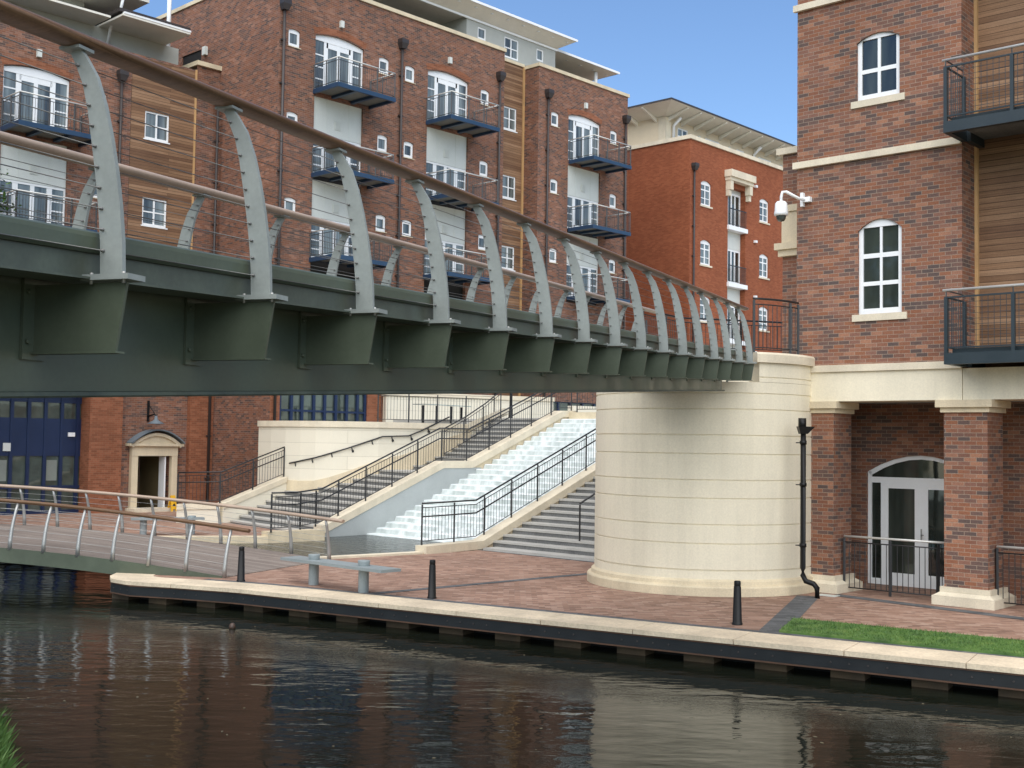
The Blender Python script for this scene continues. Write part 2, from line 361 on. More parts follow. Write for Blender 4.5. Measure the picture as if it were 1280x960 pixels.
# ------------------------------------------------------------------ sky, sun
W = bpy.data.worlds.new('World'); SC.world = W; W.use_nodes = True; nt = W.node_tree
sky = N(nt, 'ShaderNodeTexSky', sky_type='NISHITA'); sky.sun_disc = False
SUN_EL, SUN_AZ = rad(56), rad(188)      # compass: clockwise from +Y
sky.sun_elevation = SUN_EL; sky.sun_rotation = SUN_AZ; sky.air_density = 1.0; sky.dust_density = .0; sky.ozone_density = 6.0
bg = nt.nodes['Background']; bg.inputs[1].default_value = .102; nt.links.new(sky.outputs[0], bg.inputs[0])
sl = bpy.data.lights.new('sun', 'SUN'); so = bpy.data.objects.new('sun', sl); COL.objects.link(so)
sl.energy = 3.0; sl.angle = rad(100); sl.color = (1., .94, .83)
dv = Vector((-sin(SUN_AZ) * cos(SUN_EL), -cos(SUN_AZ) * cos(SUN_EL), -sin(SUN_EL)))
so.rotation_euler = dv.to_track_quat('-Z', 'Y').to_euler()
SC.view_settings.view_transform = 'Standard'; SC.view_settings.look = 'None'; SC.view_settings.gamma = 1; SC.view_settings.exposure = .86
SC.cycles.use_denoising = True; SC.cycles.max_bounces = 6
SC.cycles.sample_clamp_indirect = 6

# ================================================================== SETTING
ZW = -.42
m_ = MB(); m_.quad((-90, -30, ZW), (90, -30, ZW), (90, 120, ZW), (-90, 120, ZW))
tag(m_.build('canal_water', 'water'), 'still dark canal water reflecting the buildings', 'water', kind='structure')
# quay line (outer edge of the coping)
QD = np.array([1., -.5905]) / math.hypot(1, .5905); QN = np.array([QD[1], -QD[0]])      # QN points to the water
def quay(x): return np.array([x, 17.89 - .5905 * (x - 2.88)])
edge = [quay(34), quay(20), quay(12), quay(6.68), quay(2.88), quay(-1), quay(-3.3), quay(-5.2), np.array([-6.5, 23.2]), np.array([-7.45, 23.5]), np.array([-8.0, 24.0]), np.array([-8.22, 24.7]), np.array([-8.1, 25.6]), np.array([-7.9, 27.])]
def offs(path, d):
    out = []
    for i, p in enumerate(path):
        t = path[min(i + 1, len(path) - 1)] - path[max(i - 1, 0)]; t = t / np.linalg.norm(t); nn = np.array([-t[1], t[0]])   # path runs right to left: left normal = water side
        out.append(p + nn * d)
    return out
inner = offs(edge, -.86)
g = MB()
land = [tuple(p) + (0.,) for p in offs(edge, -.3)] + [(-7.9, 30.5, 0), (-12, 32.6, 0), (-40, 36, 0), (-70, 60, 0), (-70, 130, 0), (90, 130, 0), (90, -12, 0)]
g.poly(land)
tag(g.build('pavement', 'paver'), 'pink brick paved quayside plaza', 'paving', kind='structure')
qr = thing('quay_wall', 'stone capped canal edge with black steel fender below', 'quay wall', (0, 20, 0))
def strip(mb, pa, pb, z0, z1):
    for i in range(len(pa) - 1):
        mb.hexa([(*pa[i], z0), (*pa[i + 1], z0), (*pb[i + 1], z0), (*pb[i], z0)], [(*pa[i], z1), (*pa[i + 1], z1), (*pb[i + 1], z1), (*pb[i], z1)])
def resample(path, step, gap=0.):
    L_ = [0.]
    for a, b in zip(path[:-1], path[1:]): L_.append(L_[-1] + np.linalg.norm(b - a))
    def at(s):
        for i in range(len(path) - 1):
            if s <= L_[i + 1] or i == len(path) - 2:
                t = (s - L_[i]) / (L_[i + 1] - L_[i]); return path[i] + (path[i + 1] - path[i]) * t
    return at, L_[-1]
atE, LE = resample(edge, 1)
c = MB(); s = 0.
edge_o = edge
def stones(mb, path, wid, z0, z1, step, gap):
    at, Lt = resample(path, step); s = 0.
    def nrm(s):
        t = at(min(s + .3, Lt)) - at(max(s - .3, 0)); t /= np.linalg.norm(t); return np.array([t[1], -t[0]])
    while s < Lt - .05:
        e = min(s + step, Lt); k = max(1, int((e - s) / .45)) if s > 28 else 1
        for j in range(k):
            a = s + (e - s) * j / k + (gap if j == 0 else 0); b = s + (e - s) * (j + 1) / k
            pa, pb = at(a), at(b); na, nb = nrm(a), nrm(b)
            mb.hexa([(*pa, z0), (*pb, z0), (*(pb + nb * wid), z0), (*(pa + na * wid), z0)], [(*pa, z1), (*pb, z1), (*(pb + nb * wid), z1), (*(pa + na * wid), z1)])
        s = e
stones(c, edge, .86, -.06, .012, 1.62, .012)
c.build('coping', 'quaystone', qr)
r_ = MB(); strip(r_, offs(edge, -.015), offs(edge, -.6), -.085, -.062); r_.build('rusty_lip', 'rust', qr)
f_ = MB(); strip(f_, offs(edge, -.03), offs(edge, -.16), -.255, -.087); f_.build('fender', 'fender', qr)
f_ = MB(); strip(f_, offs(edge, -.02), offs(edge, -.2), -.278, -.257); f_.build('fender_lip', 'rust', qr)
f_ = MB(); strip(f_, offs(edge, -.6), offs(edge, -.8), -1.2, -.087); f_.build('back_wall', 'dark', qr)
bo = MB(); s = 14.
while s < LE - .4:
    for k in range(4):
        p = atE(min(s + k * .26, LE)); t = atE(min(s + k * .26 + .2, LE)) - atE(s + k * .26 - .2); t /= np.linalg.norm(t); nn = np.array([-t[1], t[0]])
        q = p - nn * .03; bo.tube([(*(q - nn * .005), -.17), (*(q + nn * .012), -.17)], .014, 8)
    s += 1.62
bo.build('bolts', 'pipe', qr)
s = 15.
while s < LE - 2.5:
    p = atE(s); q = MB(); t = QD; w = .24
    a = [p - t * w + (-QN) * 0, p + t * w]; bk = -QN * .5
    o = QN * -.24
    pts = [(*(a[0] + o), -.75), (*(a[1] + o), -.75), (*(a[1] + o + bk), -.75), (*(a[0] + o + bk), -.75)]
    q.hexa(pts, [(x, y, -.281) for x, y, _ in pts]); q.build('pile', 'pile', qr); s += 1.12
# dark paving bands
bd = MB(); strip(bd, offs(edge[:9], -.862), offs(edge[:9], -1.10), .001, .004)
def gband(p, q, w, z=.006):
    a = np.array(at_z(*p)[:2]); b = np.array(at_z(*q)[:2]); t = (b - a) / np.linalg.norm(b - a); n = np.array([-t[1], t[0]]) * w / 2
    bd.quad((*(a - n), z), (*(b - n), z), (*(b + n), z), (*(a + n), z))
gband((455, 747.5), (738, 722), .22); gband((1014, 748), (967, 795), .42); gband((1014, 748), (967, 795), .03, .009)
gband((1046, 746), (1300, 774), .32)
gband((500, 694), (592, 690), .2); gband((590, 691), (760, 709), .14)
tag(bd.build('paving_band', 'band'), 'dark block paving bands across the plaza', 'paving band', kind='structure')
# lawn by the quay
lawn = [at_z(977, 794)[:2], at_z(995.6, 778)[:2], at_z(1280, 804)[:2] + np.array([4.5, -2.66]), at_z(1280, 821)[:2] + np.array([4.5, -2.66])]
gr = MB(); gr.prism([(*p, .002) for p in lawn], (0, 0, .035))
def blades(mb, poly, n, h, w, z=.02, edgez=None):
    P = np.array(poly); lo, hi = P.min(0), P.max(0); k = 0
    while k < n:
        x, y = random.uniform(lo[0], hi[0]), random.uniform(lo[1], hi[1])
        ins = False; j = len(P) - 1
        for i in range(len(P)):
            if (P[i][1] > y) != (P[j][1] > y) and x < (P[j][0] - P[i][0]) * (y - P[i][1]) / (P[j][1] - P[i][1]) + P[i][0]: ins = not ins
            j = i
        if not ins: continue
        k += 1; a = random.uniform(0, 2 * pi); hh = h * random.uniform(.5, 1.3); lx, ly = random.gauss(0, .4) * hh, random.gauss(0, .4) * hh; ww = w * random.uniform(.6, 1.4)
        zz = z(x, y) if callable(z) else z
        mb.add([(x - cos(a) * ww, y - sin(a) * ww, zz), (x + cos(a) * ww, y + sin(a) * ww, zz), (x + lx * .5 + cos(a) * ww * .6, y + ly * .5 + sin(a) * ww * .6, zz + hh * .6), (x + lx, y + ly, zz + hh)], [(0, 1, 2), (0, 2, 3)])
lb = MB(); blades(lb, lawn, 14000, .05, .006)
k0 = len(gr.v)
lb.v += []; gr.add(lb.v, [])
for f in lb.f: gr.f.append([i + k0 for i in f]); gr.sm.append(False)
def build_raw(mb, name, mat):
    me = mb.mesh(name, mat, fix=False); o = bpy.data.objects.new(name, me); COL.objects.link(o); return o
tag(build_raw(gr, 'grass', 'grass'), 'strip of short green lawn beside the quay edge', 'grass', kind='stuff')
# near bank
bank = [(-40, 17.5), (-9, 14.3), (-5.8, 13.3), (-5.35, 12.5), (-4.9, 11.5), (-4.55, 10.7), (-4.1, 9.7), (-2.7, 8.6), (3, 7.0), (20, 1), (20, -25), (-40, -25)]
bm_ = MB(); bm_.prism([(x, y, -1.2) for x, y in bank], (0, 0, 1.0))
tag(bm_.build('near_bank', 'soil'), 'grassy near bank of the canal', 'bank', kind='structure')
gb = MB(); blades(gb, [(-8.5, 14), (-5.8, 13.3), (-5.3, 12.5), (-4.85, 11.5), (-4.5, 10.7), (-4.0, 9.7), (-6.5, 9.5), (-9.5, 11)], 12000, .20, .008, z=-.22)
blades(gb, [(-6.0, 13.3), (-5.7, 13.25), (-5.23, 12.5), (-4.78, 11.5), (-4.43, 10.7), (-3.95, 9.7), (-4.35, 9.7), (-4.85, 10.7), (-5.25, 11.5)], 9000, .17, .008, z=-.30)
tag(build_raw(gb, 'bank_grass', 'grass'), 'long green grass hanging over the near bank', 'grass', kind='stuff')

# ================================================================== GENERIC RAILING
def railing(name, label, path, h, post_every=1.3, bal=.11, top='blackrail', cat='railing', group=None, mid=None, r=.024, bottom=.1, post_pts=None, infill=True, pr=.022):
    P = [np.array(p, float) for p in path]; rt = thing(name, label, cat, P[0], group)
    up = np.array([0, 0, 1.])
    t = MB(); t.tube([p + up * h for p in P], r, 8); t.build('handrail', top, rt)
    if mid:
        t = MB(); t.tube([p + up * mid for p in P], r * .85, 8); t.build('lower_handrail', 'blackrail', rt)
    b = MB()
    at, Lt = resample(P, 1)
    if infill:
        b.tube([p + up * (h - .11) for p in P], .012, 6); b.tube([p + up * bottom for p in P], .012, 6)
        k = max(2, int(Lt / bal))
        for i in range(1, k):
            p = at(Lt * i / k); b.bar(p + up * bottom, p + up * (h - .11), .012)
        b.build('baluster_panel', 'blackrail', rt)
    S = [Lt * i / max(1, round(Lt / post_every)) for i in range(max(1, round(Lt / post_every)) + 1)] if post_pts is None else post_pts
    for s_ in S:
        p = at(min(s_, Lt)); q = MB(); q.bar(p - up * .02, p + up * (h - .03), pr * 2, pr * 2); q.build('post', 'blackrail', rt)
    return rt

# ================================================================== LEFT APARTMENT BUILDING
FL = Fr((-13.86, 46.15), 46.3)
LBR = thing('apartment_building', 'long brown brick apartment block with blue balconies and cedar clad bays', 'apartment building', (-13.86, 46.15, 0))
def wall(name, mat, parent, F, n, u0, u1, z0, z1, holes=(), dep=.16):
    w = MB(); facade(w, F, n, u0, u1, z0, z1, holes, dep); return w.build(name, mat, parent)
FDW = 2.46
def fd_data(h, rise, glass='glass', frame='white'):
    w = FDW; hw = w / 2; s1, s2 = .50, .62
    C = [(s1, s2, .05, h - .02), (w - s2, w - s1, .05, h - .02), (hw - .075, hw + .075, .05, h - .02)]
    hd = .15 if rise > 0 else .08
    R = [(.06, s1, h * k, h * k + .05) for k in (.22, .44, .66)] + [(w - s1, w - .06, h * k, h * k + .05) for k in (.22, .44, .66)]
    R += [(s2, w - s2, .05, .24)]
    R += [(s2, s2 + .08, .05, h - .02), (w - s2 - .08, w - s2, .05, h - .02)]
    if rise > 0: R += [(s2, w - s2, h - .36, h - .02)]
    return window_data(w, h, rise, C, R, .06, .05, glass, None, hd, frame)
def balcony(F, parent, u0, u1, n0, p, zt, blue='blue', railtop='railsteel', posts=(0, .36, .68, 1.), th=.17, side_posts=(0, .5), name='balcony'):
    """u0..u1 along, n0 wall, p projection, zt deck top"""
    d = MB(); e = .10
    d.fbox(F, u0, u1, n0 + p - e, n0 + p, zt - th, zt); d.fbox(F, u0, u0 + e, n0 + .005, n0 + p - e, zt - th, zt); d.fbox(F, u1 - e, u1, n0 + .005, n0 + p - e, zt - th, zt)
    for k in (1, 2):
        um = u0 + (u1 - u0) * k / 3; d.fbox(F, um - .07, um + .07, n0 + .005, n0 + p - e, zt - th, zt - .06)
    o = d.build(name, blue, parent)
    s = MB(); s.fbox(F, u0 + e, u1 - e, n0 + .005, n0 + p - e, zt - .055, zt - .01); s.build('deck', 'decksoffit', o)
    r = MB(); h = 1.0
    c0, c1 = F.p(u0 + .04, n0 + p - .04, zt), F.p(u1 - .04, n0 + p - .04, zt); w0, w1 = F.p(u0 + .04, n0 + .03, zt), F.p(u1 - .04, n0 + .03, zt)
    up = np.array([0, 0, 1.])
    def seg(a, b, ps, nb):
        a = np.array(a); b = np.array(b)
        for t in ps: r.bar(a + (b - a) * t, a + (b - a) * t + up * (h - .02), .05)
        r.bar(a + up * (h - .12), b + up * (h - .12), .02); r.bar(a + up * .07, b + up * .07, .02)
        for i in range(1, nb): r.bar(a + (b - a) * i / nb + up * .07, a + (b - a) * i / nb + up * (h - .12), .012)
    seg(c0, c1, posts, int((u1 - u0) / .11)); seg(w0, c0, side_posts, int(p / .11)); seg(c1, w1, (.5, 1), int(p / .11))
    r.build('railing', 'blackrail' if blue == 'blue' else 'slate', o)
    t = MB(); H = np.array([0, 0, h]); t.tube([np.array(w0) + H, np.array(c0) + H], .025); t.tube([np.array(c0) + H, np.array(c1) + H], .025); t.tube([np.array(c1) + H, np.array(w1) + H], .025)
    t.build('handrail', railtop, o); return o
def downpipe(F, parent, u, n, z0, z1, hop=True, r=.055, mat='pipe'):
    t = MB(); t.tube([F.p(u, n + .1, z0), F.p(u, n + .1, z1)], r, 8)
    z = z0 + 1.2
    while z < z1 - .3: t.fbox(F, u - .1, u + .1, n + .002, n + .12, z, z + .06); z += 1.7
    o = t.build('downpipe', mat, parent)
    if hop:
        h = MB(); a, b = .11, .185
        h.hexa([F.p(u - a, n + .01, z1 - .02), F.p(u + a, n + .01, z1 - .02), F.p(u + a, n + .22, z1 - .02), F.p(u - a, n + .22, z1 - .02)], [F.p(u - b, n + .01, z1 + .2), F.p(u + b, n + .01, z1 + .2), F.p(u + b, n + .3, z1 + .2), F.p(u - b, n + .3, z1 + .2)])
        h.fbox(F, u - b, u + b, n + .01, n + .3, z1 + .202, z1 + .37); h.build('hopper', mat, o)
SWD = window_data(.55, .63, .07, [], [], .10, .05, 'glass', (.03, .10, .03, 'stone'))
W2D = window_data(1.04, 1.09, 0, [(.485, .555, .05, 1.04)], [(.06, .98, .52, .57)], .065, .05, 'glass', (.05, .07, .05, 'white'))
W2E = window_data(.90, 1.10, 0, [(.415, .485, .05, 1.04)], [(.06, .84, .52, .57)], .065, .05, 'glass', (.05, .07, .05, 'white'))
FDT = fd_data(2.20, .17); FDB = fd_data(1.62, 0.)
def light_box(F, parent, u, n, z, mat='panel', s=.16):
    q = MB(); q.fbox(F, u - s / 2, u + s / 2, n + .004, n + .13, z, z + s * 1.7); q.build('wall_light', mat, parent)
def louvre(F, parent, u, n, z):
    q = MB(); q.fbox(F, u - .15, u + .15, n + .003, n + .03, z, z + .36)
    for k in range(6): q.fbox(F, u - .13, u + .13, n + .03, n + .05, z + .03 + k * .055, z + .06 + k * .055)
    q.build('louvre_vent', 'panel', parent)
def french_stack(F, parent, u0, n, rows, mat_arch='orange_brick', bal=(-.08, 2.85, 1.6), holes=None):
    """rows: (z bottom, top arched?) ; the strip between lower doors is filled with white panels"""
    uc = u0 + FDW / 2; top = rows[0]
    put_window(F, parent, uc, n - .10, top, FDT, 'french_door')
    a = MB(); A = arc(u0 - .05, u0 + FDW + .05, top + 2.23, .17); B = arc(u0 - .14, u0 + FDW + .14, top + 2.47, .19)
    pts = [F.p(x, n + .004, z) for x, z in A] + [F.p(x, n + .004, z) for x, z in reversed(B)]
    for i in range(len(A) - 1): a.quad(F.p(*[A[i][0], n + .006, A[i][1]]), F.p(A[i + 1][0], n + .006, A[i + 1][1]), F.p(B[i + 1][0], n + .006, B[i + 1][1]), F.p(B[i][0], n + .006, B[i][1]))
    a.build('brick_arch', mat_arch, parent); light_box(F, parent, uc, n, top + 2.78)
    for z, ztop in rows[1]:
        put_window(F, parent, uc, n - .10, z, FDB, 'french_door')
        q = MB(); q.fbox(F, u0 + .003, u0 + FDW - .003, n - .14, n - .08, z + 1.625, ztop)
        for k in (.27, .73): q.fbox(F, u0 + FDW * k - .012, u0 + FDW * k + .012, n - .08, n - .07, z + 1.63, ztop - .01)
        q.build('spandrel_panel', 'panel', parent); louvre(F, parent, uc, n - .08, z + 1.95)
    for z in [top] + [r[0] for r in rows[1]]:
        balcony(F, parent, u0 + bal[0], u0 + bal[1], n, bal[2], z - .02)
# --- section A (set back, left)
nA = 0.
fdA = -6.27
hA = [(fdA, fdA + FDW, 13.74, 15.96, .17), (fdA, fdA + FDW, 10.0, 13.5, 0), (-2.92, -2.37, 11.77, 12.38, .07), (-2.92, -2.37, 15.1, 15.73, .07), (-7.6, -7.05, 15.1, 15.73, .07)]
wall('wall', 'brick_far', LBR, FL, nA, -26, -1.36, 4.85, 17.52, hA)
french_stack(FL, LBR, fdA, nA, (13.74, [(10.30, 13.5)]), bal=(-.05, 2.95, 1.5))
for z in (11.77, 15.1): put_window(FL, LBR, -2.645, nA - .06, z, SWD)
wall('timber_cladding', 'wood', LBR, FL, nA + .02, -1.36, 1.4, 4.85, 17.52, [(-.77, .27, 14.41, 15.50, 0, .12), (-.77, .27, 11.03, 12.12, 0, .12)])
for z in (14.41, 11.03): put_window(FL, LBR, -.25, nA - .02, z, W2D)
q = MB(); q.fbox(FL, 1.36, 1.44, nA + .01, nA + .06, 4.9, 17.6); q.build('corner_trim', 'trim_wood', LBR)
wall('wall', 'brick_far', LBR, FL, nA + .03, 1.44, 2.5, 4.85, 17.8)
q = MB(); q.fbox(FL, 1.38, 2.5, nA - .3, nA + .16, 17.8, 17.98); q.fbox(FL, 1.38, 1.66, nA - 4, nA - .3, 17.8, 17.98); q.build('coping', 'stone', LBR)
q = MB(); q.fbox(FL, -26, 1.38, nA - .3, nA + .03, 17.52, 17.6); q.build('coping', 'brick_far', LBR)
q = MB(); q.fbox(FL, -25.9, 1.6, nA - 7, nA - .2, 4.8, 17.6); q.build('inner_core', 'dark', LBR)
# ground floor of A: brick wall with entrance, orange piers, blue shopfront
wall('wall', 'brick_far', LBR, FL, nA, -1.45, 2.5, 0, 4.85, [(-.76, .72, 0, 2.14, 0, .5)])
wall('wall', 'orange_brick', LBR, FL, nA - .02, -26, -9.4, 0, 4.85)
for u0, u1 in ((-2.72, -1.42), (1.45, 2.5)):
    q = MB(); q.fbox(FL, u0, u1, nA - .5, nA + .22, 0, 4.84); q.build('pier', 'orange_brick', LBR)
q = MB(); q.fbox(FL, -26, 2.5, nA + .005, nA + .12, 4.7, 4.86); q.build('string_course', 'stone', LBR)
def shopfront(F, parent, u0, u1, n, z0, bars, mull, rails, label=None):
    g_ = MB(); g_.fbox(F, u0, u1, n - .1, n - .06, z0, z0 + bars); o = g_.build('shopfront', 'glassblue', parent)
    f = MB()
    for u in mull: f.fbox(F, u - .06, u + .06, n - .06, n + .02, z0, z0 + bars)
    for a, b in rails: f.fbox(F, u0, u1, n - .058, n + (.012 if b - a < .4 else -.01), z0 + a, z0 + b)
    f.build('frame', 'bluedoor', o); return o
sh = shopfront(FL, LBR, -9.3, -2.7, nA - .45, 0, 4.5, [-9.24, -8.55, -7.85, -7.2, -6.55, -5.95, -5.33, -4.71, -4.09, -3.47, -2.86], [(0, .12), (.92, 1.02), (2.1, 3.47), (4.05, 4.5)])
for u in (-8.2, -5.64, -3.78): q = MB(); q.fbox(FL, u - .2, u + .2, nA - .509, nA - .505, 1.2, 1.95); q.build('blind', 'curtain', sh)
q = MB(); q.fbox(FL, -5.63, -5.36, nA - .438, nA - .41, 2.27, 2.56); q.build('notice', 'panel', sh)
q = MB(); q.fbox(FL, -3.24, -2.98, nA - .438, nA - .39, 2.82, 2.97); q.build('notice', 'white', sh)
# entrance: stone surround with segmental pediment and lead hood
ent = MB()
ent.fbox(FL, -.98, -.72, nA + .003, nA + .2, 0, 2.12); ent.fbox(FL, .72, .96, nA + .003, nA + .2, 0, 2.12); ent.fbox(FL, -.98, .96, nA + .003, nA + .22, 2.122, 2.50)
A_ = arc(-1.06, 1.04, 2.54, .46, 14)
ent.prism([FL.p(-1.14, nA + .003, 2.502)] + [FL.p(x, nA + .003, z) for x, z in A_] + [FL.p(1.12, nA + .003, 2.502)], tuple(np.append(FL.nn * .26, 0)))
for i in range(len(A_) - 1):
    a, b = A_[i], A_[i + 1]; ent.bar(FL.p(a[0], nA + .2, a[1] - .05), FL.p(b[0], nA + .2, b[1] - .05), .30, .12)
ent.fbox(FL, -1.16, 1.14, nA + .003, nA + .36, 2.50, 2.60)
eo = ent.build('entrance_surround', 'stone', LBR)
hd = MB(); B_ = arc(-1.12, 1.10, 2.60, .50, 14)
for i in range(14):
    a, b = B_[i], B_[i + 1]; hd.hexa([FL.p(a[0], nA + .01, a[1]), FL.p(b[0], nA + .01, b[1]), FL.p(b[0], nA + .5, b[1]), FL.p(a[0], nA + .5, a[1])], [FL.p(a[0], nA + .01, a[1] + .05), FL.p(b[0], nA + .01, b[1] + .05), FL.p(b[0], nA + .5, b[1] + .05), FL.p(a[0], nA + .5, a[1] + .05)])
hd.build('lead_hood', 'lead', eo)
q = MB(); q.fbox(FL, -.72, .72, nA - 2.4, nA - 2.3, 0, 2.2); q.fbox(FL, -.76, -.74, nA - 2.3, nA - .5, 0, 2.2); q.fbox(FL, .74, .76, nA - 2.3, nA - .5, 0, 2.2); q.fbox(FL, -.72, .72, nA - 2.3, nA - .5, 2.2, 2.22)
q.build('hallway', 'hall', LBR)
dr = MB(); dr.fbox(FL, .46, .52, nA - .32, nA + .1, .03, 2.1); dr.build('open_door', 'white', LBR)
q = MB(); q.fbox(FL, -1.1, 1.1, nA + .005, nA + .7, 0, .14); q.build('doorstep', 'coping', LBR)
# penthouse and eaves of A
wall('wall', 'render', LBR, FL, nA - 1.75, -26, 1.62, 16.9, 18.9)
wall('wall', 'render', LBR, Fr(FL.p(1.62, nA - 1.75, 0)[:2], 136.3), 0, 0, 6, 16.9, 18.9)
q = MB(); q.fbox(FL, -1.9, 1.0, nA - 7, nA + .18, 18.9, 18.98); q.build('soffit', 'soffit', LBR)
q = MB(); q.fbox(FL, -1.85, 1.02, nA + .02, nA + .2, 18.985, 19.06); q.build('fascia', 'white', LBR)
q = MB(); q.fbox(FL, -2., 1.05, nA - 7, nA + .1, 19.065, 19.2); q.build('roof', 'pipe', LBR)
q = MB(); q.fbox(FL, -26, -.45, nA - 8, nA - .5, 19.95, 20.15); q.fbox(FL, -26, -2.1, nA - 7, nA - .4, 18.88, 18.96); q.build('soffit', 'soffit', LBR)
q = MB(); q.fbox(FL, -26, -.4, nA - 8, nA - .42, 20.152, 20.3); q.build('roof', 'pipe', LBR)
wall('wall', 'render', LBR, FL, nA - 2.4, -26, -2.2, 18.96, 19.95)
q = MB(); q.fbox(FL, -25.9, -2.3, nA - 8, nA - 2.42, 17.5, 19.94); q.fbox(FL, -2.3, 1.55, nA - 8, nA - 1.8, 17, 18.88); q.build('inner_core', 'dark', LBR)
q = MB(); q.tube([FL.p(-1.6, nA - 1.6, 18.2), FL.p(-1.6, nA - 1.3, 19.0), FL.p(-1.55, nA - .7, 19.4), FL.p(-1.5, nA - .6, 19.95)], .06, 8); q.build('vent_pipe', 'white', LBR)
q = MB(); q.tube([FL.p(1.85, nA - 3, 18.9), FL.p(1.85, nA - 3, 22.5)], .09, 8); q.build('vent_pipe', 'white', LBR)
downpipe(FL, LBR, -1.82, nA, .0, 16.4); downpipe(FL, LBR, 2.28, nA + .2, 0, 16.3)
# --- section B (forward)
nB = 4.1; fb = (4.23, 10.22); UB0, UB1 = 2.5, 14.95
rowsz = (18.10, 14.84, 11.49)
hB = []
for u0 in fb: hB += [(u0, u0 + FDW, 16.66, 18.86, .17), (u0, u0 + FDW, 8.6, 16.42, 0)]
hB += [(2.95, 7.25, 4.85, 8.0, 0), (8.9, 12.6, 4.85, 8.0, 0)]
swB = (3.21, 7.76, 9.2, 13.72)
for u in swB:
    for z in rowsz: hB.append((u - .275, u + .275, z, z + .63, .07))
wall('wall', 'brick_far', LBR, FL, nB, UB0, UB1, 4.85, 20.84, hB)
for u in swB:
    for z in rowsz: put_window(FL, LBR, u, nB - .06, z, SWD)
for u0 in fb: french_stack(FL, LBR, u0, nB, (16.66, [(13.33, 16.42), (9.98, 13.1)]))
FS_ = Fr(FL.p(UB0, nB, 0)[:2], -43.7)       # side wall of B: u is negative behind the front corner
wall('wall', 'brick_far', LBR, FS_, 0, -12, 0, 0, 21.1, [(-7.05, -5.55, 18.0, 19.05, 0)])
put_window(FS_, LBR, -6.3, -.06, 18.0, window_data(1.5, 1.05, 0, [(.72, .78, .05, 1.)], [], .1, .05, 'glassdark'))
q = MB(); q.fbox(FS_, -5.28, -5.05, .003, .14, 18.7, 19.05); q.build('wall_light', 'panel', LBR)
FE_ = Fr(FL.p(UB1, nB, 0)[:2], 136.3)
wall('wall', 'brick_far', LBR, FE_, 0, 0, 1.0, 3, 20.84)
q = MB(); q.fbox(FL, UB0 - .06, UB1 + .05, nB - .35, nB + .07, 20.842, 21.0); q.fbox(FS_, -12, -.3, -.35, .07, 21.1, 21.26); q.build('coping', 'stone', LBR)
for u in (2.66, 8.66, 14.58): downpipe(FL, LBR, u, nB, 3.4, 19.4)
# ground floor of B
shopfront(FL, LBR, 2.95, 7.25, nB - .08, 3.3, 4.7, [3.0, 3.55, 4.05, 4.62, 5.15, 5.7, 6.25, 6.8, 7.2], [(0, .08), (.62, .7), (1.4, 2.6), (3.5, 3.6), (4.55, 4.7)])
shopfront(FL, LBR, 8.9, 12.6, nB - .08, 3.3, 4.7, [8.96, 9.6, 10.3, 11.1, 11.9, 12.54], [(0, .08), (.62, .7), (1.4, 2.6), (3.5, 3.6), (4.55, 4.7)])
wall('wall', 'orange_brick', LBR, FL, nB, UB0, UB1, 0, 4.85, [(2.95, 7.25, 3.3, 4.85, 0), (8.9, 12.6, 3.3, 4.85, 0)])
q = MB(); q.fbox(FL, UB0 + .05, UB1 - .1, -8, nB - .2, 0, 20.7); q.fbox(FL, UB1 - .1, 24, -8, nB - 1.15, 0, 20.7); q.fbox(FL, 17.4, 24.05, nB - 1.15, nB - .2, 0, 20.7); q.build('inner_core', 'dark', LBR)
# --- recessed cedar bay W
nW = nB - .95
wall('timber_cladding', 'wood', LBR, FL, nW, UB1, 17.3, 4.85, 20.86, [(15.9, 16.8, 17.64, 18.74, 0, .12), (15.9, 16.8, 14.36, 15.46, 0, .12), (15.9, 16.8, 11.0, 12.1, 0, .12)])
for z in (17.64, 14.36, 11.0): put_window(FL, LBR, 16.35, nW - .04, z, W2E)
q = MB(); q.fbox(FL, 17.18, 17.298, nW + .003, nW + .06, 4.9, 20.85); q.build('corner_trim', 'trim_wood', LBR)
wall('wall', 'orange_brick', LBR, FL, nW, UB1, 17.3, 0, 4.85)
# --- section C
UC0, UC1 = 17.3, 24.12; fc = 19.48
hC = [(fc, fc + FDW, 16.66, 18.86, .17), (fc, fc + FDW, 9.7, 16.42, 0)]
for u in (18.5, 23.0):
    for z in rowsz: hC.append((u - .275, u + .275, z, z + .63, .07))
wall('wall', 'brick_far', LBR, FL, nB, UC0, UC1, 4.85, 20.76, hC)
for u in (18.5, 23.0):
    for z in rowsz: put_window(FL, LBR, u, nB - .06, z, SWD)
french_stack(FL, LBR, fc, nB, (16.66, [(13.33, 16.42), (9.98, 13.1)]), bal=(.05, 2.97, 1.6))
wall('wall', 'brick_far', LBR, Fr(FL.p(UC0, nB, 0)[:2], -43.7), 0, -1.0, 0, 0, 20.76)
wall('wall', 'brick_far', LBR, Fr(FL.p(UC1, nB, 0)[:2], 136.3), 0, 0, 12, 0, 20.76)
wall('wall', 'orange_brick', LBR, FL, nB, UC0, UC1, 0, 4.85, [(18.2, 23.4, 3.7, 4.85, 0)])
shopfront(FL, LBR, 18.2, 23.4, nB - .08, 3.7, 1.2, [18.25, 19.1, 20, 20.9, 21.8, 22.6, 23.35], [(0, .08), (.55, .62), (1.1, 1.2)])
q = MB(); q.fbox(FL, UC0 - .06, UC1 + .07, nB - .35, nB + .07, 20.762, 20.92); q.fbox(FL, UB1 + .05, UC0 - .06, nW - .2, nW + .07, 20.862, 21.0); q.fbox(FL, UC0 - .06, UC0 + .2, nW, nB - .35, 20.762, 20.92); q.build('coping', 'stone', LBR)
for u in (17.9, 23.85): downpipe(FL, LBR, u, nB, 3.7, 19.35)
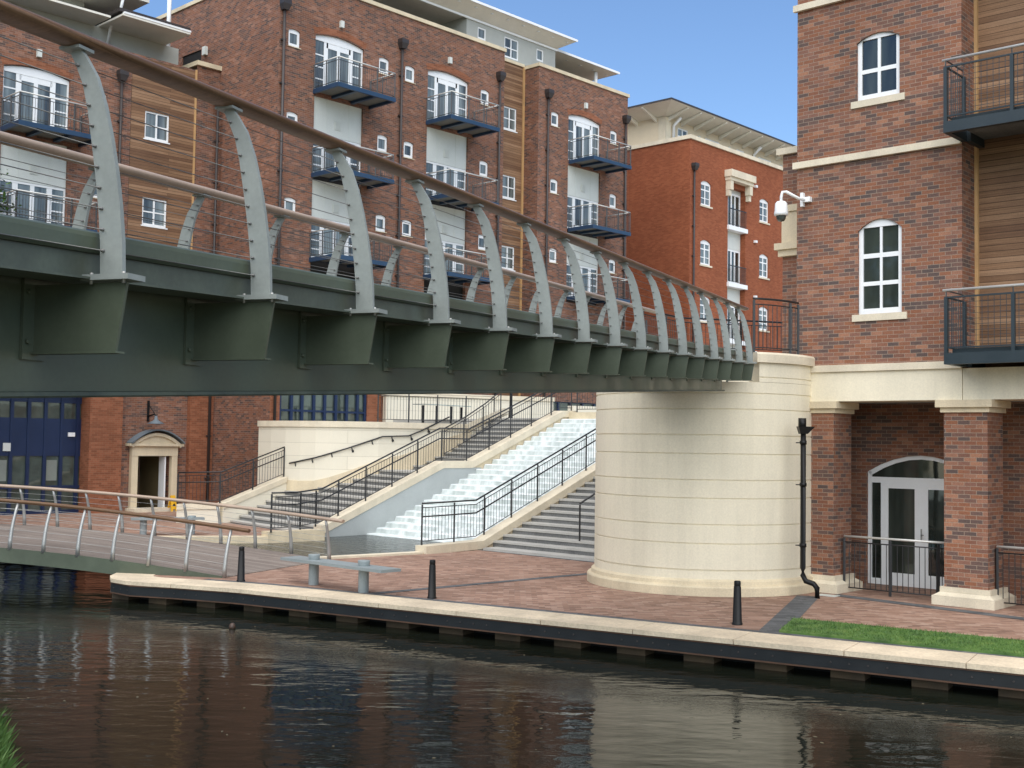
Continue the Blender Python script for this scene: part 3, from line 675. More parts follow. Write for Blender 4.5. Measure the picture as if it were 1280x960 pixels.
# --- penthouse above B, W, C
nP = nW - .01
hP = [(14.12, 14.66, 21.5, 22.06, 0, .06), (15.9, 16.87, 21.09, 22.07, 0, .06), (18.15, 18.65, 21.46, 22.06, 0, .06)]
wall('wall', 'render', LBR, FL, nP, 13.4, 19.52, 21.0, 22.34, hP)
put_window(FL, LBR, 14.39, nP - .02, 21.5, window_data(.54, .56, 0, [], [], .07)); put_window(FL, LBR, 18.4, nP - .02, 21.46, window_data(.50, .60, 0, [], [], .07))
put_window(FL, LBR, 16.385, nP - .02, 21.09, window_data(.97, .98, 0, [(.45, .52, .05, .93)], [(.06, .9, .46, .51)], .06))
FPl = Fr(FL.p(13.4, nP, 0)[:2], -43.7)
wall('wall', 'render', LBR, FPl, 0, -6, 0, 20.8, 22.34, [(-2.3, -1.1, 21.0, 21.75, 0, .06)])
put_window(FPl, LBR, -1.7, -.02, 21.0, window_data(1.2, .75, 0, [], [], .08, glass='glassdark'))
wall('wall', 'render', LBR, Fr(FL.p(19.52, nP, 0)[:2], 136.3), 0, 0, 8, 20.7, 22.34)
wall('wall', 'render', LBR, FL, .3, 3, 13.4, 20.6, 22.34)
q = MB(); q.fbox(FL, 3, 13.2, .2, .26, 20.9, 22.0); q.build('glazed_screen', 'glassgreen', LBR)
def eave(parent, u0, u1, ni, no, zi, zo, ui, nb):
    """soffit rising from the wall line (ni, ui) to the outer edge (no, u1); roof over it"""
    q = MB(); q.quad(FL.p(u0, ni, zi), FL.p(ui, ni, zi), FL.p(u1, no, zo), FL.p(u0, no, zo)); q.quad(FL.p(ui, ni, zi), FL.p(ui, nb, zi), FL.p(u1, nb, zo), FL.p(u1, no, zo)); q.quad(FL.p(u0, ni, zi), FL.p(ui, ni, zi), FL.p(ui, nb, zi), FL.p(u0, nb, zi))
    o = q.build('soffit', 'soffit', parent)
    r = MB(); r.fbox(FL, u0, u1 + .03, nb, no + .03, zo + .002, zo + .09); r.build('roof', 'pipe', parent)
    k = MB(); k.fbox(FL, u0, u1 + .02, no + .031, no + .06, zo - .03, zo + .08); k.fbox(FL, u0 + .01, ui + .04, ni + .003, ni + .07, zi - .10, zi - .004); k.build('fascia', 'white', parent)
    d = MB(); u = u1 - .5
    while u > u0 + .5:
        t = .72; z = zi + (zo - zi) * t; nn_ = ni + (no - ni) * t; d.fbox(FL, u - .06, u + .06, nn_ - .06, nn_ + .06, z - .03, z - .012); u -= 1.05
    d.build('soffit_lights', 'white', o)
eave(LBR, 6., 20.2, nP, 3.95, 22.34, 22.72, 19.56, -7)
eave(LBR, 19.62, 24.6, 1.45, 3.1, 22.08, 22.32, 24.0, -6)
wall('glazed_screen', 'glassdark', LBR, FL, 1.45, 19.53, 23.9, 20.7, 22.0)
q = MB()
for u in (20.4, 21.9, 23.4): q.fbox(FL, u - .06, u + .06, 1.47, 1.55, 20.7, 22.05)
q.tube([FL.p(23.3, 2.6, 20.9), FL.p(23.3, 2.6, 22.2)], .10, 8); q.build('screen_post', 'white', LBR)
wall('wall', 'render', LBR, Fr(FL.p(23.9, 1.45, 0)[:2], 136.3), 0, 0, 6, 20.7, 22.1)

# ================================================================== RED BUILDING
FR2 = Fr((9.79, 66.), 47.5)
RED = thing('red_brick_building', 'orange red brick block with pale top storey and deep eaves', 'apartment building', (9.79, 66, 0))
zs3 = (16.47, 13.08, 9.87, 6.55)
hR = []
for u0 in (1.10, 7.48):
    for z in zs3: hR.append((u0, u0 + 1.06, z, z + 1.28, .16))
hR.append((3.93, 5.86, 5.0, 18.0, 0, .43))
wall('wall', 'red_brick', RED, FR2, 0, 0, 16, 0, 20.03, hR)
wall('wall', 'red_brick', RED, Fr((9.79, 66.), -42.5), 0, -12, 0, 0, 20.03)
WR = window_data(1.06, 1.28, .16, [(.49, .57, .06, 1.36)], [(.08, .98, .88, .95), (.08, .98, .42, .46)], .085, .05, 'glass', (.08, .13, .09, 'coping'))
for u0 in (1.10, 7.48):
    for z in zs3: put_window(FR2, RED, u0 + .53, -.07, z, WR)
WRD = window_data(1.93, 2.06, 0, [(.5, .62, .05, 2.), (.9, 1.03, .05, 2.), (1.3, 1.42, .05, 2.)], [], .12, .06, 'glassdark')
for z, zp in ((15.73, 18.0), (12.38, 15.46), (9.05, 12.1), (5.7, 8.8)):
    put_window(FR2, RED, 4.895, -.36, z, WRD, 'french_door')
    q = MB(); q.fbox(FR2, 3.94, 5.85, -.42, -.34, z + 2.062, zp); q.build('spandrel_panel', 'panel', RED)
    q = MB(); q.fbox(FR2, 3.86, 5.93, -.42, .14, z - .26, z - .01); q.build('door_ledge', 'white', RED)
    q = MB(); q.bar(FR2.p(3.93, .06, z + 1.0), FR2.p(5.86, .06, z + 1.0), .05); q.bar(FR2.p(3.93, .06, z + .08), FR2.p(5.86, .06, z + .08), .03)
    for i in range(16): q.bar(FR2.p(3.95 + 1.89 * i / 15, .06, z + .08), FR2.p(3.95 + 1.89 * i / 15, .06, z + 1.0), .018)
    q.build('juliet_railing', 'blackrail', RED)
    q = MB(); q.fbox(FR2, 6.8, 7.0, .004, .16, z + 2.68, z + 2.82); q.build('wall_light', 'white', RED)
q = MB(); q.fbox(FR2, 3.55, 6.25, .003, .5, 18.5, 18.9); q.fbox(FR2, 3.62, 6.18, .003, .38, 18.3, 18.498); q.fbox(FR2, 3.68, 4.0, .003, .34, 17.75, 18.298); q.fbox(FR2, 5.8, 6.12, .003, .34, 17.75, 18.298); q.fbox(FR2, 3.7, 3.93, .003, .24, 17.4, 17.748); q.fbox(FR2, 5.87, 6.1, .003, .24, 17.4, 17.748)
q.build('door_hood', 'coping', RED)
downpipe(FR2, RED, .3, 0, 3.7, 18.3)
q = MB(); q.fbox(FR2, -.1, 16, -.4, .1, 20.032, 20.25); FR2l = Fr((9.79, 66.), -42.5); q.fbox(FR2l, -12, -.4, -.4, .1, 20.032, 20.25); q.build('coping', 'coping', RED)
pc = FR2.p(.35, -2.0, 0)
FPR = Fr(pc[:2], 47.5); FPRl = Fr(pc[:2], -42.5)
hh = [(1.3, 2.35, 20.8, 21.35, 0, .06), (4.2, 5.8, 20.8, 21.32, 0, .06), (7.7, 8.6, 20.8, 21.32, 0, .06), (10.3, 11.9, 20.8, 21.32, 0, .06)]
wall('wall', 'rendercream', RED, FPR, 0, 0, 16, 20, 21.72, hh); wall('wall', 'rendercream', RED, FPRl, 0, -10, 0, 20, 21.72)
for u0, u1, z0, z1, _, _ in hh: put_window(FPR, RED, (u0 + u1) / 2, -.02, z0, window_data(u1 - u0, z1 - z0, 0, [((u1 - u0) / 2 - .05, (u1 - u0) / 2 + .05, .04, z1 - z0 - .03)], [], .08))
q = MB(); q.fbox(FPR, -.02, .5, .003, .08, 20.25, 21.7); q.fbox(FPRl, -.4, .08, .003, .06, 20.25, 21.7); q.build('corner_quoin', 'coping', RED)
so_ = MB()
uu, no = 16, 1.5
so_.quad(FPR.p(0, 0, 21.72), FPR.p(uu, 0, 21.72), FPR.p(uu, no, 22.1), FPR.p(-no, no, 22.1)); so_.quad(FPR.p(0, 0, 21.72), FPR.p(0, -10, 21.72), FPR.p(-no, -10, 22.1), FPR.p(-no, no, 22.1)); so_.quad(FPR.p(0, 0, 21.72), FPR.p(uu, 0, 21.72), FPR.p(uu, -10, 21.72), FPR.p(0, -10, 21.72))
so2 = so_.build('soffit', 'soffit', RED)
for i in range(12): 
    q = MB(); u = .3 + i * 1.35; q.hexa([FPR.p(u - .06, .01, 21.45), FPR.p(u + .06, .01, 21.45), FPR.p(u + .06, no - .1, 21.98), FPR.p(u - .06, no - .1, 21.98)], [FPR.p(u - .06, .01, 21.7), FPR.p(u + .06, .01, 21.7), FPR.p(u + .06, no - .1, 22.06), FPR.p(u - .06, no - .1, 22.06)]); q.build('rafter_end', 'soffit', so2)
for i in range(6):
    q = MB(); u = -.6 - i * 1.35; G = FPRl; q.hexa([G.p(u - .06, .01, 21.45), G.p(u + .06, .01, 21.45), G.p(u + .06, no - .1, 21.98), G.p(u - .06, no - .1, 21.98)], [G.p(u - .06, .01, 21.7), G.p(u + .06, .01, 21.7), G.p(u + .06, no - .1, 22.06), G.p(u - .06, no - .1, 22.06)]); q.build('rafter_end', 'soffit', so2)
q = MB(); q.fbox(FPR, -no - .03, uu, -10, no + .03, 22.102, 22.2); q.build('roof', 'pipe', RED)
for u in (.75, 9.6):
    q = MB(); q.tube([FPR.p(u, .1, 20.25), FPR.p(u, .1, 21.3), FPR.p(u, .6, 21.7)], .09, 8); q.build('rainwater_pipe', 'white', RED)
for u in (3.4, 6.7, 13): light_box(FPR, RED, u, 0, 20.9, 'panel', .2)
q = MB(); q.fbox(FR2, .05, 15.9, -12, -.5, 0, 20); q.build('inner_core', 'dark', RED)

# ================================================================== CANALSIDE BUILDING (right)
PRo = (7.93, 22.13)
FR = Fr(PRo, -42)
RB = thing('canalside_building', 'red brick canalside building with stone bands, pillared ground floor and dark balconies', 'apartment building', (7.93, 22.13, 0))
UL, URc = -2.92, .46
hRB = [(-1.59, -.70, 5.45, 7.09, .21), (-1.62, -.74, 9.68, 10.84, .14), (-1.62, -.74, 13.6, 14.9, .14)]
wall('wall', 'brick', RB, FR, 0, UL, URc, 4.34, 15.6, hRB, .12)
wl = window_data(.89, 1.64, .21, [(.425, .475, .08, 1.71)], [(.08, .81, 1.10, 1.19), (.08, .81, .56, .64)], .085, .05, 'glassdark', (.11, .085, .135, 'coping'), -.06)
wu = window_data(.88, 1.16, .14, [(.41, .47, .08, 1.21)], [(.08, .80, .54, .62)], .085, .05, 'glassdark', (.11, .085, .135, 'coping'), -.045)
put_window(FR, RB, -1.145, -.05, 5.45, wl)
for z in (9.68, 13.6): put_window(FR, RB, -1.18, -.05, z, wu)
def soldier(u0, u1, z, r):
    a = MB(); A = arc(u0, u1, z + .005, r, 10); B = arc(u0 - .12, u1 + .12, z + .22, r + .02, 10)
    for i in range(10): a.quad(FR.p(A[i][0], .004, A[i][1]), FR.p(A[i + 1][0], .004, A[i + 1][1]), FR.p(B[i + 1][0], .004, B[i + 1][1]), FR.p(B[i][0], .004, B[i][1]))
    a.build('brick_arch', 'brick', RB)
for z, t_ in ((8.51, .13), (11.77, .13), (4.34, .135)):
    q = MB(); q.fbox(FR, UL - .06, URc, .002, .085, z, z + t_); q.build('string_course', 'coping', RB)
# recessed cedar wall beside the brick
wall('timber_cladding', 'wood', RB, FR, -.68, URc, 9, 4.3, 15.6)
FRr = Fr(FR.p(URc, 0, 0)[:2], 48)
wall('wall', 'brick', RB, FRr, 0, 0, .68, 4.34, 15.6)
q = MB(); q.fbox(FR, URc + .002, URc + .06, -.678, -.60, 4.4, 15.6); q.build('corner_trim', 'trim_wood', RB)
q = MB(); q.fbox(FR, UL + .02, 9, -9, -.7, 3.85, 15.5); q.fbox(FR, UL + .02, URc - .02, -.7, -.14, 4.36, 15.5); q.build('inner_core', 'dark', RB)
# lintel and soffit
q = MB(); q.fbox(FR, UL - .02, URc + .004, -.74, .035, 3.76, 4.338); q.fbox(FR, URc + .012, 9, -.74, .02, 3.76, 4.338); q.build('lintel', 'pier', RB)
q = MB(); q.fbox(FR, UL, 9, -2, -.742, 3.78, 3.86); q.build('colonnade_soffit', 'render', RB)
def pillar(u0, u1):
    c = MB(); c.fbox(FR, u0, u1, -.76, .0, .29, 3.53); o = c.build('pillar', 'brick', RB)
    k = MB(); k.fbox(FR, u0 - .05, u1 + .05, -.80, .05, 3.53, 3.62); k.fbox(FR, u0 - .12, u1 + .12, -.86, .12, 3.622, 3.757); k.build('capital', 'stone', o)
    b = MB(); b.fbox(FR, u0 - .17, u1 + .17, -.93, .17, 0.003, .17); e, f = .155, .06
    b.hexa([FR.p(u0 - e, -.76 - e, .172), FR.p(u1 + e, -.76 - e, .172), FR.p(u1 + e, e, .172), FR.p(u0 - e, e, .172)], [FR.p(u0 - f, -.76 - f, .235), FR.p(u1 + f, -.76 - f, .235), FR.p(u1 + f, f, .235), FR.p(u0 - f, f, .235)])
    b.fbox(FR, u0 - .06, u1 + .06, -.82, .06, .237, .33); b.build('plinth', 'coping', o)
for u in (-2.9, .11, 3.12, 6.13): pillar(u, u + .80)
# rear wall of the colonnade with the glazed double door
nD = -1.95; dl = -2.32; dw = 2.3
wall('wall', 'brick', RB, FR, nD, -3.4, 9, 0, 3.8, [(dl, dl + dw, .02, 2.36, .35)], .12)
DC = [(.05 + .23, .44, .06, 2.12), (dw - .44, dw - .28, .06, 2.12), (dw / 2 - .14, dw / 2 + .14, .06, 2.12)]
DRr = [(.44, dw - .44, .06, .26), (.06, dw - .06, 2.11, 2.23), (.44, dw - .44, 2.0, 2.11), (.06, dw - .06, .06, .12), (dw - 1, dw - .9, .06, .07)]
dd = window_data(dw, 2.34, .35, DC, DRr, .08, .05, 'glassdark', None, 'ring')
do = put_window(FR, RB, dl + dw / 2, nD - .04, .02, dd, 'entrance_door')
q = MB()
for s_ in (-.09, .09): q.bar(FR.p(dl + dw / 2 + s_, nD - .0, 1.0), FR.p(dl + dw / 2 + s_, nD - .0, 1.22), .022); q.bar(FR.p(dl + dw / 2 + s_, nD + .01, 1.1), FR.p(dl + dw / 2 + s_ * 2.3, nD + .01, 1.1), .018)
q.build('door_handle', 'steel', do)
q = MB(); q.fbox(FR, 2.02, 2.28, nD + .003, nD + .12, 1.62, 2.05); q.build('meter_box', 'panel', RB)
# balconies on the right
def rbalc(zt):
    d = MB(); n1, n0, u0, u1 = .86, -.67, URc + .0, 5.6
    d.fbox(FR, u0, u1, n1 - .12, n1, zt - .20, zt); d.fbox(FR, u0, u0 + .10, .01, n1 - .12, zt - .20, zt); d.fbox(FR, u0 + .07, u0 + .17, n0, .01, zt - .2, zt)
    for k in range(1, 4): d.fbox(FR, u0 + k * 1.35, u0 + k * 1.35 + .1, n0, n1 - .12, zt - .2, zt - .05)
    d.fbox(FR, u0 + .1, u1, n1 - .18, n1 - .14, zt + .0, zt + .09)
    o = d.build('balcony', 'slate', RB)
    s = MB(); s.fbox(FR, u0 + .17, u1, n0, n1 - .12, zt - .045, zt - .003); s.build('deck', 'granite_dark', o)
    r = MB(); H = 1.0
    for u in (0.03, 1.2, 2.4, 3.6, 4.8): r.fbox(FR, u0 + u - .03, u0 + u + .03, n1 - .07, n1 - .01, zt - .03, zt + H)
    r.fbox(FR, u0 + .03, u0 + .09, .02, .08, zt - .03, zt + H)
    r.bar(FR.p(u0, n1 - .04, zt + H), FR.p(u1, n1 - .04, zt + H), .03); r.bar(FR.p(u0 + .04, n1 - .04, zt + H), FR.p(u0 + .04, .05, zt + H), .03); r.bar(FR.p(u0 + .04, n1 - .04, zt + H + .12), FR.p(u0 + .04, .05, zt + H + .12), .02)
    for u in (.03, 1.2, 2.4, 3.6): r.bar(FR.p(u0 + u, n1 - .04, zt + H), FR.p(u0 + u, n1 - .04, zt + 1.12), .016)
    k = 0
    u = .14
    while u < u1 - u0: r.bar(FR.p(u0 + u, n1 - .04, zt + .12), FR.p(u0 + u, n1 - .04, zt + H), .008); u += .105
    for i in range(1, 9): r.bar(FR.p(u0 + .03, n1 - .04, zt + .1 + i * .1), FR.p(u1, n1 - .04, zt + .1 + i * .1), .007)
    for i in range(1, 8): r.bar(FR.p(u0 + .04, n1 - .04 - i * .105, zt + .1), FR.p(u0 + .04, n1 - .04 - i * .105, zt + H), .010)
    r.bar(FR.p(u0, n1 - .04, zt + .1), FR.p(u1, n1 - .04, zt + .1), .025); r.bar(FR.p(u0 + .04, n1 - .04, zt + .1), FR.p(u0 + .04, .05, zt + .1), .025)
    r.build('railing', 'slate', o)
    t = MB(); t.tube([FR.p(u0 - .03, n1 - .04, zt + 1.13), FR.p(u1, n1 - .04, zt + 1.13)], .025); t.build('handrail', 'railsteel', o)
for z in (4.56, 8.74, 12.9): rbalc(z)
# rear wing with stone panel
nw = -1.0
wall('wall', 'brick', RB, FR, nw, -3.80, UL + .1, 0, 9.13)
wall('wall', 'brick', RB, Fr(FR.p(UL, 0, 0)[:2], -132), 0, -6, 0, 4.34, 15.6)
wall('wall', 'brick', RB, Fr(FR.p(-3.8, nw, 0)[:2], -132), 0, -6, 0, 0, 9.13)
q = MB(); q.fbox(FR, -3.92, UL, -7, nw + .08, 9.132, 9.27); q.build('coping', 'coping', RB)
q = MB(); q.fbox(FR, -3.80, UL - .02, nw + .003, nw + .05, 7.2, 7.88); q.fbox(FR, -3.84, UL - .02, nw + .003, nw + .09, 7.88, 8.02); q.fbox(FR, -3.92, UL - .02, nw + .003, nw + .16, 7.06, 7.2); q.fbox(FR, -3.86, UL - .02, nw + .003, nw + .1, 6.92, 7.058); q.build('stone_panel', 'stone', RB)
q = MB(); q.fbox(FR, -3.75, UL, -6.9, nw - .05, 0, 9.1); q.build('inner_core', 'dark', RB)
# roof slab
q = MB(); q.fbox(FR, UL - .1, 9, -9, .1, 15.602, 15.8); q.build('coping', 'coping', RB)
# black rainwater pipe where the pier meets the pillar
px0 = at_z(1017, 745.5, 0); pe = at_Y(1009.5, 545, 22.75); 
t = MB(); xx, yy = pe[0], pe[1]
t.tube([(xx, yy, 3.12), (xx, yy, .55), (xx, yy, .42), (xx + .05, yy - .03, .31), (xx + .18, yy - .10, .27), (xx + .24, yy - .12, .19), (xx + .245, yy - .12, .0)], .052, 10)
for z in (.95, 2.1, 2.9): t.tube([(xx, yy, z), (xx, yy, z + .07)], .066, 10); t.bar((xx - .13, yy + .05, z + .03), (xx, yy + .02, z + .03), .02)
o = t.build('downpipe', 'black', RB)
h = MB(); h.hexa([(xx - .07, yy - .07, 3.1), (xx + .07, yy - .07, 3.1), (xx + .07, yy + .09, 3.1), (xx - .07, yy + .09, 3.1)], [(xx - .11, yy - .11, 3.24), (xx + .2, yy - .11, 3.24), (xx + .2, yy + .1, 3.24), (xx - .11, yy + .1, 3.24)]); h.tube([(xx - .02, yy, 3.2), (xx - .02, yy, 3.40)], .075, 10); h.build('hopper', 'black', o)
# surveillance camera on a swan neck arm
cc = thing('surveillance_camera', 'white dome camera hanging from a curved wall arm on the brick corner', 'security camera', FR.p(-2.72, .0, 7.85))
t = MB(); t.fbox(FR, -2.74, -2.58, .003, .10, 7.80, 7.90); t.fbox(FR, -2.80, -2.741, .003, .09, 7.72, 8.0); t.build('wall_bracket', 'white', cc)
t = MB(); t.tube([FR.p(-2.70, .08, 7.85), FR.p(-2.74, .26, 7.85), FR.p(-2.80, .40, 7.90), FR.p(-2.90, .47, 7.97), FR.p(-2.97, .5, 7.97), FR.p(-3.0, .5, 7.88), FR.p(-3.0, .5, 7.76)], .03, 8); t.build('arm', 'white', cc)
t = MB(); t.lathe([(.0, .28), (.085, .28), (.12, .24), (.13, .1), (.14, .05), (.14, .0), (.10, -.01)], FR.p(-3.0, .5, 7.50), 20); t.build('housing', 'white', cc)
t = MB(); t.lathe([(.10, .0), (.09, -.06), (.06, -.105), (.0, -.12)], FR.p(-3.0, .5, 7.488), 20); t.build('dome_lens', 'glassdark', cc)

# ================================================================== BRIDGE ABUTMENT (drum pier)
PC = (4.05, 25.0)
AB = thing('bridge_pier', 'round cream stone drum pier carrying the end of the footbridge', 'bridge pier', (*PC, 0))
R0 = 2.27
js = [.98, 1.34, 1.84, 2.19, 2.69, 3.05, 3.55, 3.86]
prof = [(R0, .28), (R0, .47)]
for j in [.48] + js: prof += [(R0, j - .014), (R0 - .02, j - .006), (R0 - .02, j + .006), (R0, j + .014)]
prof += [(R0, 4.08), (0, 4.08)]
q = MB(); q.lathe(prof, (*PC, 0), 96, smooth=False); q.build('drum', 'pier', AB)
q = MB(); q.lathe([(0, .0), (R0 + .15, .0), (R0 + .15, .16), (R0 + .13, .185), (R0 + .07, .20), (R0 + .06, .27), (R0 + .0, .31), (R0 - .1, .31)], (*PC, .003), 96, smooth=False); q.build('plinth', 'stone', AB)
a0, a1 = rad(-72), rad(8)
q = MB(); q.lathe([(R0 - .4, 4.085), (R0, 4.085), (R0, 4.16), (R0 - .02, 4.168), (R0 - .02, 4.18), (R0, 4.188), (R0, 4.46), (R0 - .4, 4.46), (R0 - .4, 4.085)], (*PC, 0), 40, a0, a1, smooth=False)
q.prism([(PC[0] + r * cos(a), PC[1] + r * sin(a), 4.085) for r, a in ((R0 - .4, a0), (R0, a0))] + [(PC[0] + r * cos(a), PC[1] + r * sin(a), 4.46) for r, a in ((R0, a0), (R0 - .4, a0))], (.001, .001, 0)); q.build('parapet', 'pier', AB)
q = MB(); q.lathe([(R0 - .45, 4.462), (R0 + .07, 4.462), (R0 + .075, 4.62), (R0 + .04, 4.66), (R0 - .45, 4.66)], (*PC, 0), 40, rad(-74), rad(10), smooth=False)
ca = rad(-74); q.poly([(PC[0] + r * cos(ca), PC[1] + r * sin(ca), z) for r, z in ((R0 - .45, 4.462), (R0 + .07, 4.462), (R0 + .075, 4.62), (R0 + .04, 4.66), (R0 - .45, 4.66))]); q.build('coping', 'coping', AB)
for a in (-70, -61, -52, -43, -34, -25):
    pass
pts = [(PC[0] + (R0 - .12) * cos(rad(a)), PC[1] + (R0 - .12) * sin(rad(a)), 4.66) for a in range(-74, -39, 3)]
railing('railing', 'curved black railing on top of the drum pier', pts, 1.05, 1.0, .105, post_pts=[0.02, .95, 1.36], r=.022)
# walkway behind the bridge end
q = MB(); q.prism([(2.9, 26.2, 3.5), (5.2, 25.6, 3.5), (6.2, 29, 3.5), (9, 36, 3.5), (6, 40, 3.5), (2.9, 30.5, 3.5)], (0, 0, .98)); tag(q.build('walkway', 'cream'), 'raised walkway leading from the bridge end to the buildings', 'walkway', kind='structure')
pw = [(2.35, 26.3, 4.48), (3.2, 29.2, 4.48), (4.4, 31.0, 4.48), (7.3, 31.8, 4.48)]
lw = thing('low_wall', 'low cream wall behind the far end of the high footbridge', 'wall', pw[0])
q = MB()
for a, b in zip(pw[1:-1], pw[2:]): q.bar((a[0], a[1], 4.9), (b[0], b[1], 4.9), .25, .84)
q.build('wall', 'cream', lw)
railing('railing', 'black railing along the low cream wall behind the bridge end', [(p[0], p[1], 5.32) for p in pw[1:]], .85, 1.2, .11)
railing('railing', 'black side railing beyond the bridge end, partly hidden by the ribs', [(2.95, 26.2, 4.48), (3.3, 29.2, 4.48)], 1.1, 1.2, .11)

# ================================================================== HIGH FOOTBRIDGE
BA = 69.986; FB = Fr((-1.746, 5.158), BA)      # u along the bridge, n towards the camera side, z0 rises .057 per rib
SP = 1.2; ZB = 3.544; DZ = .057; BW = 2.3
def bp(i, inset, z): u = i * SP; return FB.p(u, -inset, ZB + DZ * i + z)
BR = thing('footbridge', 'dark green steel footbridge with curved grey ribs and wooden handrails rising to the drum pier', 'footbridge', (-1.746, 5.158, 0))
I0, I1 = -7, 15.62
def beam(name, mat, sect, i0=I0, i1=I1, n=1, parent=None):
    """sect: (inset, z) outline swept along the bridge"""
    q = MB(); a = [bp(i0, *s_) for s_ in sect]; b = [bp(i1, *s_) for s_ in sect]; q.prism(a, np.array(b[0]) - np.array(a[0])); return q.build(name, mat, parent or BR)
for sd in (0, 1):
    f = (lambda x: x) if sd == 0 else (lambda x: BW - x)
    beam('edge_beam', 'green', [(f(.10), .108), (f(.085), .12), (f(.085), .175), (f(.092), .195), (f(.108), .205), (f(.15), .207), (f(.15), .108)])
    beam('lower_edge_beam', 'greenrust', [(f(.115), .0), (f(.115), .106), (f(.2), .106), (f(.2), .0)])
    beam('edge_flange', 'greenrust', [(f(.07), -.012), (f(.07), -.002), (f(.3), -.002), (f(.3), -.012)])
    beam('girder', 'green', [(f(.43), -.50), (f(.43), .05), (f(.46), .05), (f(.46), -.50)], i1=14.6)
    beam('girder_flange', 'greenrust', [(f(.382), -.528), (f(.375), -.520), (f(.382), -.502), (f(1.14), -.502), (f(1.14), -.528)], i1=14.6)
    beam('deck_board', 'deck', [(f(.2), .05), (f(.2), .11), (f(1.149), .11), (f(1.149), .05)])
q = MB(); q.prism([bp(I1, .3, -.1), bp(I1, .3, .1), bp(I1, 2.0, .1), bp(I1, 2.0, -.1)], tuple(np.append(FB.d * .03, 0))); q.build('end_plate', 'green', BR)
# rib in local x (bridge axis), +y inset, z
cz = [(0, 0), (.15, .006), (.3, .022), (.45, .045), (.6, .074), (.75, .108), (.88, .150), (.97, .200), (1.025, .236)]
wz = [.117, .116, .114, .111, .105, .093, .078, .062, .052]
def rib_data():
    rib = MB(); Lp, Rp = [], []
    for k, ((z, c), w) in enumerate(zip(cz, wz)):
        a = np.array(cz[max(k - 1, 0)]); b = np.array(cz[min(k + 1, len(cz) - 1)]); t = (b - a) / np.linalg.norm(b - a)   # (dz, dy)
        Lp.append((c - w / 2 * t[0], z + w / 2 * t[1])); Rp.append((c + w / 2 * t[0], z - w / 2 * t[1]))
    Lp[0] = (-.0585, 0); Rp[0] = (.0585, 0)
    th = .024
    for k in range(len(cz) - 1):
        rib.hexa([(-th / 2, *Lp[k]), (th / 2, *Lp[k]), (th / 2, *Rp[k]), (-th / 2, *Rp[k])], [(-th / 2, *Lp[k + 1]), (th / 2, *Lp[k + 1]), (th / 2, *Rp[k + 1]), (-th / 2, *Rp[k + 1])])
    rib.fbox(LOCAL, -.05, .05, -.29, -.18, 1.02, 1.034)
    pl = MB(); pl.fbox(LOCAL, -.06, .06, -.125, .125, -.019, .006)
    bl = MB(); bl.tube([(0, 0, -.034), (0, 0, .016)], .008, 6)
    return rib.mesh('rib', 'rib'), pl.mesh('base_plate', 'rib'), bl.mesh('bolt', 'steel')
RD = rib_data()
def bracket_data():
    b = MB(); th = .016
    b.prism([(-th / 2, .42, -.025), (-th / 2, -.08, -.025), (-th / 2, -.03, -.325), (-th / 2, .42, -.325)], (th, 0, 0))
    b.hexa([(-.03, -.05, -.335), (.03, -.05, -.335), (.03, .42, -.335), (-.03, .42, -.335)], [(-.03, -.05, -.326), (.03, -.05, -.326), (.03, .42, -.326), (-.03, .42, -.326)])
    e = MB(); e.fbox(LOCAL, -.075, .075, -.428, -.412, -.36, .0)
    for z in (-.06, -.28):
        for x in (-.05, .05): e.tube([(x, .414, z), (x, .396, z)], .012, 6)
    return b.mesh('bracket', 'green'), e.mesh('end_plate', 'green')
BD = bracket_data()
for sd in (0, 1):
    az = FB.az if sd == 0 else FB.az + pi
    for i in range(-6, 16):
        p = bp(i, 0 if sd == 0 else BW, 0)
        o = inst('rib', RD[0], BR, p, az); sub('base_plate', RD[1], o)
        if sd == 0:
            for bx, by in ((-.035, -.085), (-.035, .085)): sub('bolt', RD[2], o).location = (bx, by, 0)
        o = inst('bracket', BD[0], BR, p, az); sub('end_plate', BD[1], o)
    f = (lambda x: x) if sd == 0 else (lambda x: BW - x)
    q = MB(); ie = I1 + .1 if sd == 0 else 16.05
    q.tube([bp(i, f(.235), 1.066) for i in (I0, -3, 0, 3, 6, 9, 12, ie - .05)] + [bp(ie, f(.235), 1.066)], 0, 14, flat=(.078, .034)); 
    q.build('handrail', 'railwood' if sd == 0 else 'railpale', BR)
    for k in range(10):
        z = .115 + k * .093
        c = float(np.interp(z, [a for a, _ in cz], [b for _, b in cz]) + np.interp(z, [a for a, _ in cz], wz) * .32)
        P_, r_w = [bp(I0, f(c), z)], [.0026]
        for i in range(-6, 16):       # a ferrule where the wire passes each rib
            for e_, rr in ((-.030, .0026), (-.029, .0075), (.029, .0075), (.030, .0026)): P_.append(bp(i + e_ / SP, f(c), z)); r_w.append(rr)
        q = MB(); q.tube(P_, r_w, 5); q.build('wire', 'wire', BR)

